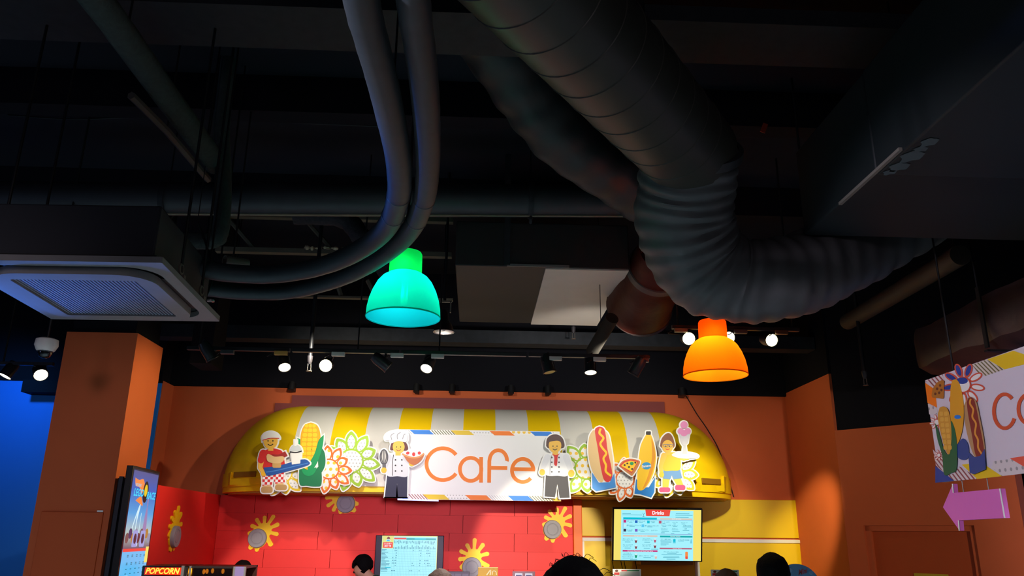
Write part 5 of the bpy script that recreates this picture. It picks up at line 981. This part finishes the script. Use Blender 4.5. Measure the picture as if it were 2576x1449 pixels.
# dome camera
p = PY(118, 862, 5.6); t = thing('dome_camera', 'white dome security camera on a thin rod beside the orange pillar', 'camera', p+Vector((0, 0, -.1)))
MB().lathe(p, [(0, .035), (.05, .03), (.072, .02), (.076, -.02), (.06, -.055), (.046, -.066)], 32).build('housing', M('camera_white', (206, 200, 194), .45), t); MB().lathe(p, [(.046, -.062), (.045, -.08), (.034, -.1), (.018, -.11), (0, -.114)], 28).build('dome', M('smoked_dome', (14, 16, 20), .08, spec=.7), t); MB().lathe(p, [(.046, -.058), (.051, -.064), (.046, -.07)], 28).build('ring', M('ring_dark', (40, 40, 44), .4), t); hang(t, p+Vector((0, 0, .03)), .008)
# small tag over the elbow
p = PY(1922, 322, 4.9); tg = thing('hanging_tag', 'tiny dark red tag hanging in the dark over the duct elbow', 'tag', p); MB().box(p, (.035, .006, .075), Matrix.Rotation(.4, 3, 'Y')).build('tag_plate', M('tag_red', (150, 50, 24), .6), tg); hang(tg, p+Vector((0, 0, .03)), .002)
# pendant lamps
def pendant(label, px, ytop, ybot, Y, dia, diff, trans, light, power, bulbc, cap, hf=.55, bem=1.6, clear=0.0,  group='coloured pendant lamps'):
    a, b = PY(px, ytop, Y), PY(px, ybot, Y); h = a.z-b.z; c = Vector((b.x, Y, b.z)); t = thing('pendant_lamp', label, 'lamp', c, group); R = dia/2; m_ = shade_mat('shade_'+diff, diff, trans, .62, clear)
    r1 = R*.44; hb_ = h*.66
    prof = [(R, 0), (R*.985, hb_*.2), (R*.94, hb_*.4), (R*.86, hb_*.6), (R*.74, hb_*.8), (R*.62, hb_*.92), (r1*1.08, hb_), (r1, hb_+.004)]
    sh = MB().lathe(c, prof, 56).build('shade', m_, t); MB().lathe(c, [(R*.995, .004), (R*1.012, 0), (R*1.0, -.006), (R*.985, 0), (R*.995, .004)], 56).build('rim', m_, sh)
    MB().lathe(c, [(r1*1.0, hb_), (r1*1.02, hb_+.01), (r1, h*.97), (r1*.93, h), (0, h+.002)], 48).build('cap', shade_mat('cap_'+diff, cap, cap, .7), t)
    MB().lathe(c, [(0, hb_*.28), (.018, hb_*.3), (.02, hb_*.34), (.02, hb_*.85), (.012, hb_*.95)], 20).build('bulb', M('bulb_'+diff, bulbc, .3, emit=bem), t); MB().cyl(c+Vector((0, 0, hb_*.94)), c+Vector((0, 0, h)), .03, n=16).build('socket', M('socket_white', (200, 200, 200), .5), t)
    MB().cyl(c+Vector((0, 0, h)), (c.x, c.y, CEIL), .008, n=8).build('cord', BLACKM, t)
    for dx, dy in ((.05, 0), (-.03, .045), (-.03, -.045)): point('pendant_light', c+Vector((dx, dy, hb_*hf)), power/3, light, .02)
    point('pendant_light', c+Vector((0.0, r1*.6, hb_+(h-hb_)*.35)), power*.03, light, .02); point('pendant_light', c+Vector((0.0, -r1*.6, hb_+(h-hb_)*.35)), power*.03, light, .02)
    return t
pendant('large turquoise green glowing pendant lamp below the twin hoses', 1014, 636, 798, 4.5, 183/2000*4.73, '10c8e0', '06b090', (.55, 1, .85), 7.0, (120, 255, 220), '06b048', .55, 3.0, .1)
pendant('orange glowing pendant lamp under the wrapped flexible duct', 1800, 808, 944, 5.35, 153/2000*5.72, 'f8ac18', 'ff6206', (1, .82, .45), 10.0, (255, 220, 60), 'f03a02', .68)
# bell shaped metal lamp
p = PY(1116, 836, 6.4); t = thing('bell_lamp', 'small unlit black bell lamp behind the green pendant lamp', 'lamp', p)
MB().lathe(p, [(.083, 0), (.078, .03), (.064, .07), (.04, .1), (.034, .16), (.02, .19)], 32).build('shade', M('bell_black', (30, 24, 26), .45, spec=.4), t); MB().lathe(p, [(.083, 0), (.088, .001), (.084, .007)], 32).build('rim', M('rim_pale', (210, 190, 180), .35), t); MB().lathe(p, [(.08, .004), (.06, .03), (.02, .045), (0, .046)], 32).build('reflector', M('reflector_grey', (190, 180, 172), .25, metal=.7), t)
MB().ball(p+Vector((0, 0, .03)), .02, 12, 8).build('bulb', M('bulb_dull', (200, 196, 190), .3), t); MB().box(p+Vector((.05, 0, .22)), (.01, .03, .1)).box(p+Vector((0, 0, .265)), (.12, .03, .012)).box(p+Vector((-.05, 0, .235)), (.01, .03, .06)).build('yoke', M('yoke_grey', (96, 90, 86), .5), t); hang(t, p+Vector((0, 0, .265)), .012)

# ------------------------------------------------------------------ track rails and spotlights
YT = 6.1; ra, rb = PY(560, 880, YT), PY(1640, 896, YT)
rail = thing('track_rail', 'long black lighting track carrying the row of spotlights', 'track', ((ra.x+rb.x)/2, YT, (ra.z+rb.z)/2)); zr = (ra.z+rb.z)/2
for x0_, x1_ in ((470, 735), (735, 1010), (1010, 1330), (1330, 1640)):
    q0, q1 = PY(x0_, 885, YT), PY(x1_-6, 885, YT); MB().box(((q0.x+q1.x)/2, YT, zr), (q1.x-q0.x, .035, .03)).build('rail_section', M('rail_black', (30, 30, 32), .4), rail, bevel=.003)
for x in (500, 900, 1105): hang(rail, (PY(x, 885, YT).x, YT, zr+.01), .006, CEIL if x < 1000 else 3.7)
YT2 = 5.95; zr2 = PY(1840, 826, YT2).z; q0, q1 = PY(1690, 826, YT2), PY(2010, 830, YT2)
rail2 = thing('track_rail', 'short lighting track behind the orange pendant lamp', 'track', ((q0.x+q1.x)/2, YT2, zr2)); MB().box(((q0.x+q1.x)/2, YT2, zr2), (q1.x-q0.x, .035, .03)).build('rail_section', M('rail_black', (30, 30, 32), .4), rail2, bevel=.003)
for q_ in (q0, q1): hang(rail2, (q_.x+(.05 if q_ is q0 else -.05), YT2, zr2), .008)
YT3 = 7.4; zr3 = PY(60, 915, YT3).z; q0, q1 = PY(-120, 915, YT3), PY(135, 915, YT3)
rail3 = thing('track_rail', 'lighting track in front of the blue wall', 'track', ((q0.x+q1.x)/2, YT3, zr3)); MB().box(((q0.x+q1.x)/2, YT3, zr3), (q1.x-q0.x, .035, .03)).build('rail_section', M('rail_black', (30, 30, 32), .4), rail3); hang(rail3, ((q0.x+q1.x)/2, YT3, zr3), .008)
LENS = M('lens_glow', (255, 248, 225), .3, emit=6.0); LENSY = M('lens_glow_warm', (255, 246, 200), .3, emit=9.0); LOFF = M('lens_off', (90, 92, 96), .2, metal=.5)
SPB = M('spot_black', (26, 26, 28), .4, spec=.5)
def spotlight(label, x, y, Y, zrail, aim, on=True, ax=None, warm=False, r=.046, L=.15, adapter=(200, 196, 186), yoke=True, group='track spotlights'):
    c = PY(x, y, Y); d = Vector(aim).normalized(); t = thing('track_spotlight', label, 'spotlight', c, group); bk = c-d*L
    hd = MB().lathe(c, [(r*1.0, 0), (r*1.0, -L*.75), (r*.8, -L), (0, -L)], 24, d).build('lamp_head', SPB, t); MB().lathe(c, [(r*.94, -.004), (r*.9, -.008), (r*.9, -.004), (0, -.004)], 24, d).build('lens', (LENSY if warm else LENS) if on else LOFF, hd)
    MB().lathe(c, [(r, 0), (r*1.06, -.002), (r*1.06, -.012), (r, -.014)], 24, d).build('rim', SPB, hd)
    xs_ = PY(ax, y, Y).x if ax else bk.x
    top = Vector((bk.x if ax is None else (bk.x+xs_)/2, Y, zrail-.015)); mid = c-d*L*.6
    MB().tube(spline([mid, (mid+top)/2+Vector((.02, 0, 0)), top], 4), .009, 8).build('arm', SPB, t)
    if ax: MB().box((xs_, Y-.02, zrail-.03), (.1, .035, .032)).build('driver_box', M('driver_%d' % adapter[0], adapter, .4), t, bevel=.003); MB().tube(spline([(xs_-.06, Y-.02, zrail-.03), (xs_-.1, Y-.03, zrail-.06), bk+Vector((.02, -.01, .02)), bk], 4), .004, 6).build('lead', BLACKM, t)
    return t
spotlight('dark unlit spotlight at the far left end of the long track', 535, 905, YT, zr, (.5, .3, -.8), False, 572, adapter=(60, 60, 60))
spotlight('lit spotlight with a brass coloured driver box, first lit one on the long track', 716, 925, YT, zr, (.25, -.5, -.75), True, 705, adapter=(190, 140, 70))
spotlight('brightest yellowish lit spotlight facing the hall on the long track', 819, 920, YT, zr, (.05, -.85, -.3), True, 850, True, r=.05)
spotlight('unlit black spotlight turned sideways above the green lamp edge', 978, 925, YT, zr, (.75, .1, -.55), False, 998)
spotlight('lit spotlight facing down just right of the green pendant lamp', 1072, 928, YT, zr, (-.2, -.55, -.75), True, 1100)
spotlight('unlit silver black spotlight tilted down with pale driver box, middle of the track', 1383, 938, YT, zr, (.2, -.12, -.95), False, 1397, r=.05)
spotlight('lit downward spotlight with looped lead, right part of the long track', 1486, 938, YT, zr, (.0, -.22, -.95), True, 1508)
spotlight('dim unlit spotlight at the right end of the long track', 1592, 942, YT, zr, (-.4, .3, -.7), False, 1616, adapter=(80, 76, 74))
spotlight('glaring spotlight just left of the orange lamp', 1733, 852, YT2, zr2, (-.05, -.9, -.3), True, 1712, True, r=.05, adapter=(120, 100, 70))
spotlight('glaring spotlight peeking out behind the orange lamp neck', 1834, 850, YT2, zr2, (.1, -.9, -.35), True, 1862, r=.05, adapter=(60, 56, 54))
spotlight('glaring spotlight farthest right on the short track', 1942, 856, YT2, zr2, (.08, -.9, -.3), True, 1965, True, r=.05, adapter=(90, 60, 40))
spotlight('lit spotlight at the left picture edge before the blue wall', 12, 947, YT3, zr3, (-.3, -.25, -.85), True, None, r=.055, group='spotlights by the blue wall')
spotlight('lit spotlight before the blue wall next to the dome camera', 103, 944, YT3, zr3, (.55, -.6, -.6), True, None, r=.06, group='spotlights by the blue wall')
# little black display spots on the wall edge over the awning
for i, (x, lb) in enumerate(((734, 'leftmost small black bracket lamp on the wall edge over the awning'), (1048, 'small black bracket lamp above the chef with the tall hat'), (1137, 'small black bracket lamp above the first letter of the Cafe sign'), (1285, 'small black bracket lamp above the last letters of the Cafe sign'), (1378, 'small black bracket lamp above the cook with the red scarf'), (1716, 'small black bracket lamp above the waitress cut-out'))):
    p = PY(x, 978+(x-700)*.015, 9.16); t = thing('bracket_lamp', lb, 'lamp', p, 'bracket lamps over the awning'); MB().box((p.x, 9.2, p.z+.03), (.05, .12, .1)).build('bracket', BLACKM, t); MB().lathe((p.x, 9.14, p.z+.03), [(0, -.05), (.034, -.045), (.036, .05), (0, .055)], 16, (0, -.3, -1)).build('head', SPB, t)
cbp = thing('wall_cable', 'thin dark cable running down the orange wall right of the awning', 'cable', PY(1770, 1040, 9.27)); MB().tube(spline([PY(1726, 996, 9.285), PY(1752, 1040, 9.285), PY(1782, 1084, 9.285), PY(1812, 1140, 9.285), PY(1846, 1250, 9.285)], 5), .006, 6).build('cable', BLACKM, cbp)
# bulkhead beams across the back
z1_, z2_ = PY(1000, 826, 8.3).z, PY(1000, 858, 8.3).z
MB().box((.1, 8.4, (z1_+z2_)/2), (7.1, .2, z1_-z2_)).build('trim_6', DUSTY, kind='structure')
for y in (1.6, 3.3, 5.0, 6.6): MB().box((-1, y, CEIL-.14), (15, .16, .28)).build('trim_%d' % (7+int(y)), BLACKP, kind='structure')
MB().box((-1.5, 3.9, 4.42), (9, .4, .1)).build('trim_20', DUSTY, kind='structure')

for o in bpy.data.objects:
    if '_w' in o: del o['_w']
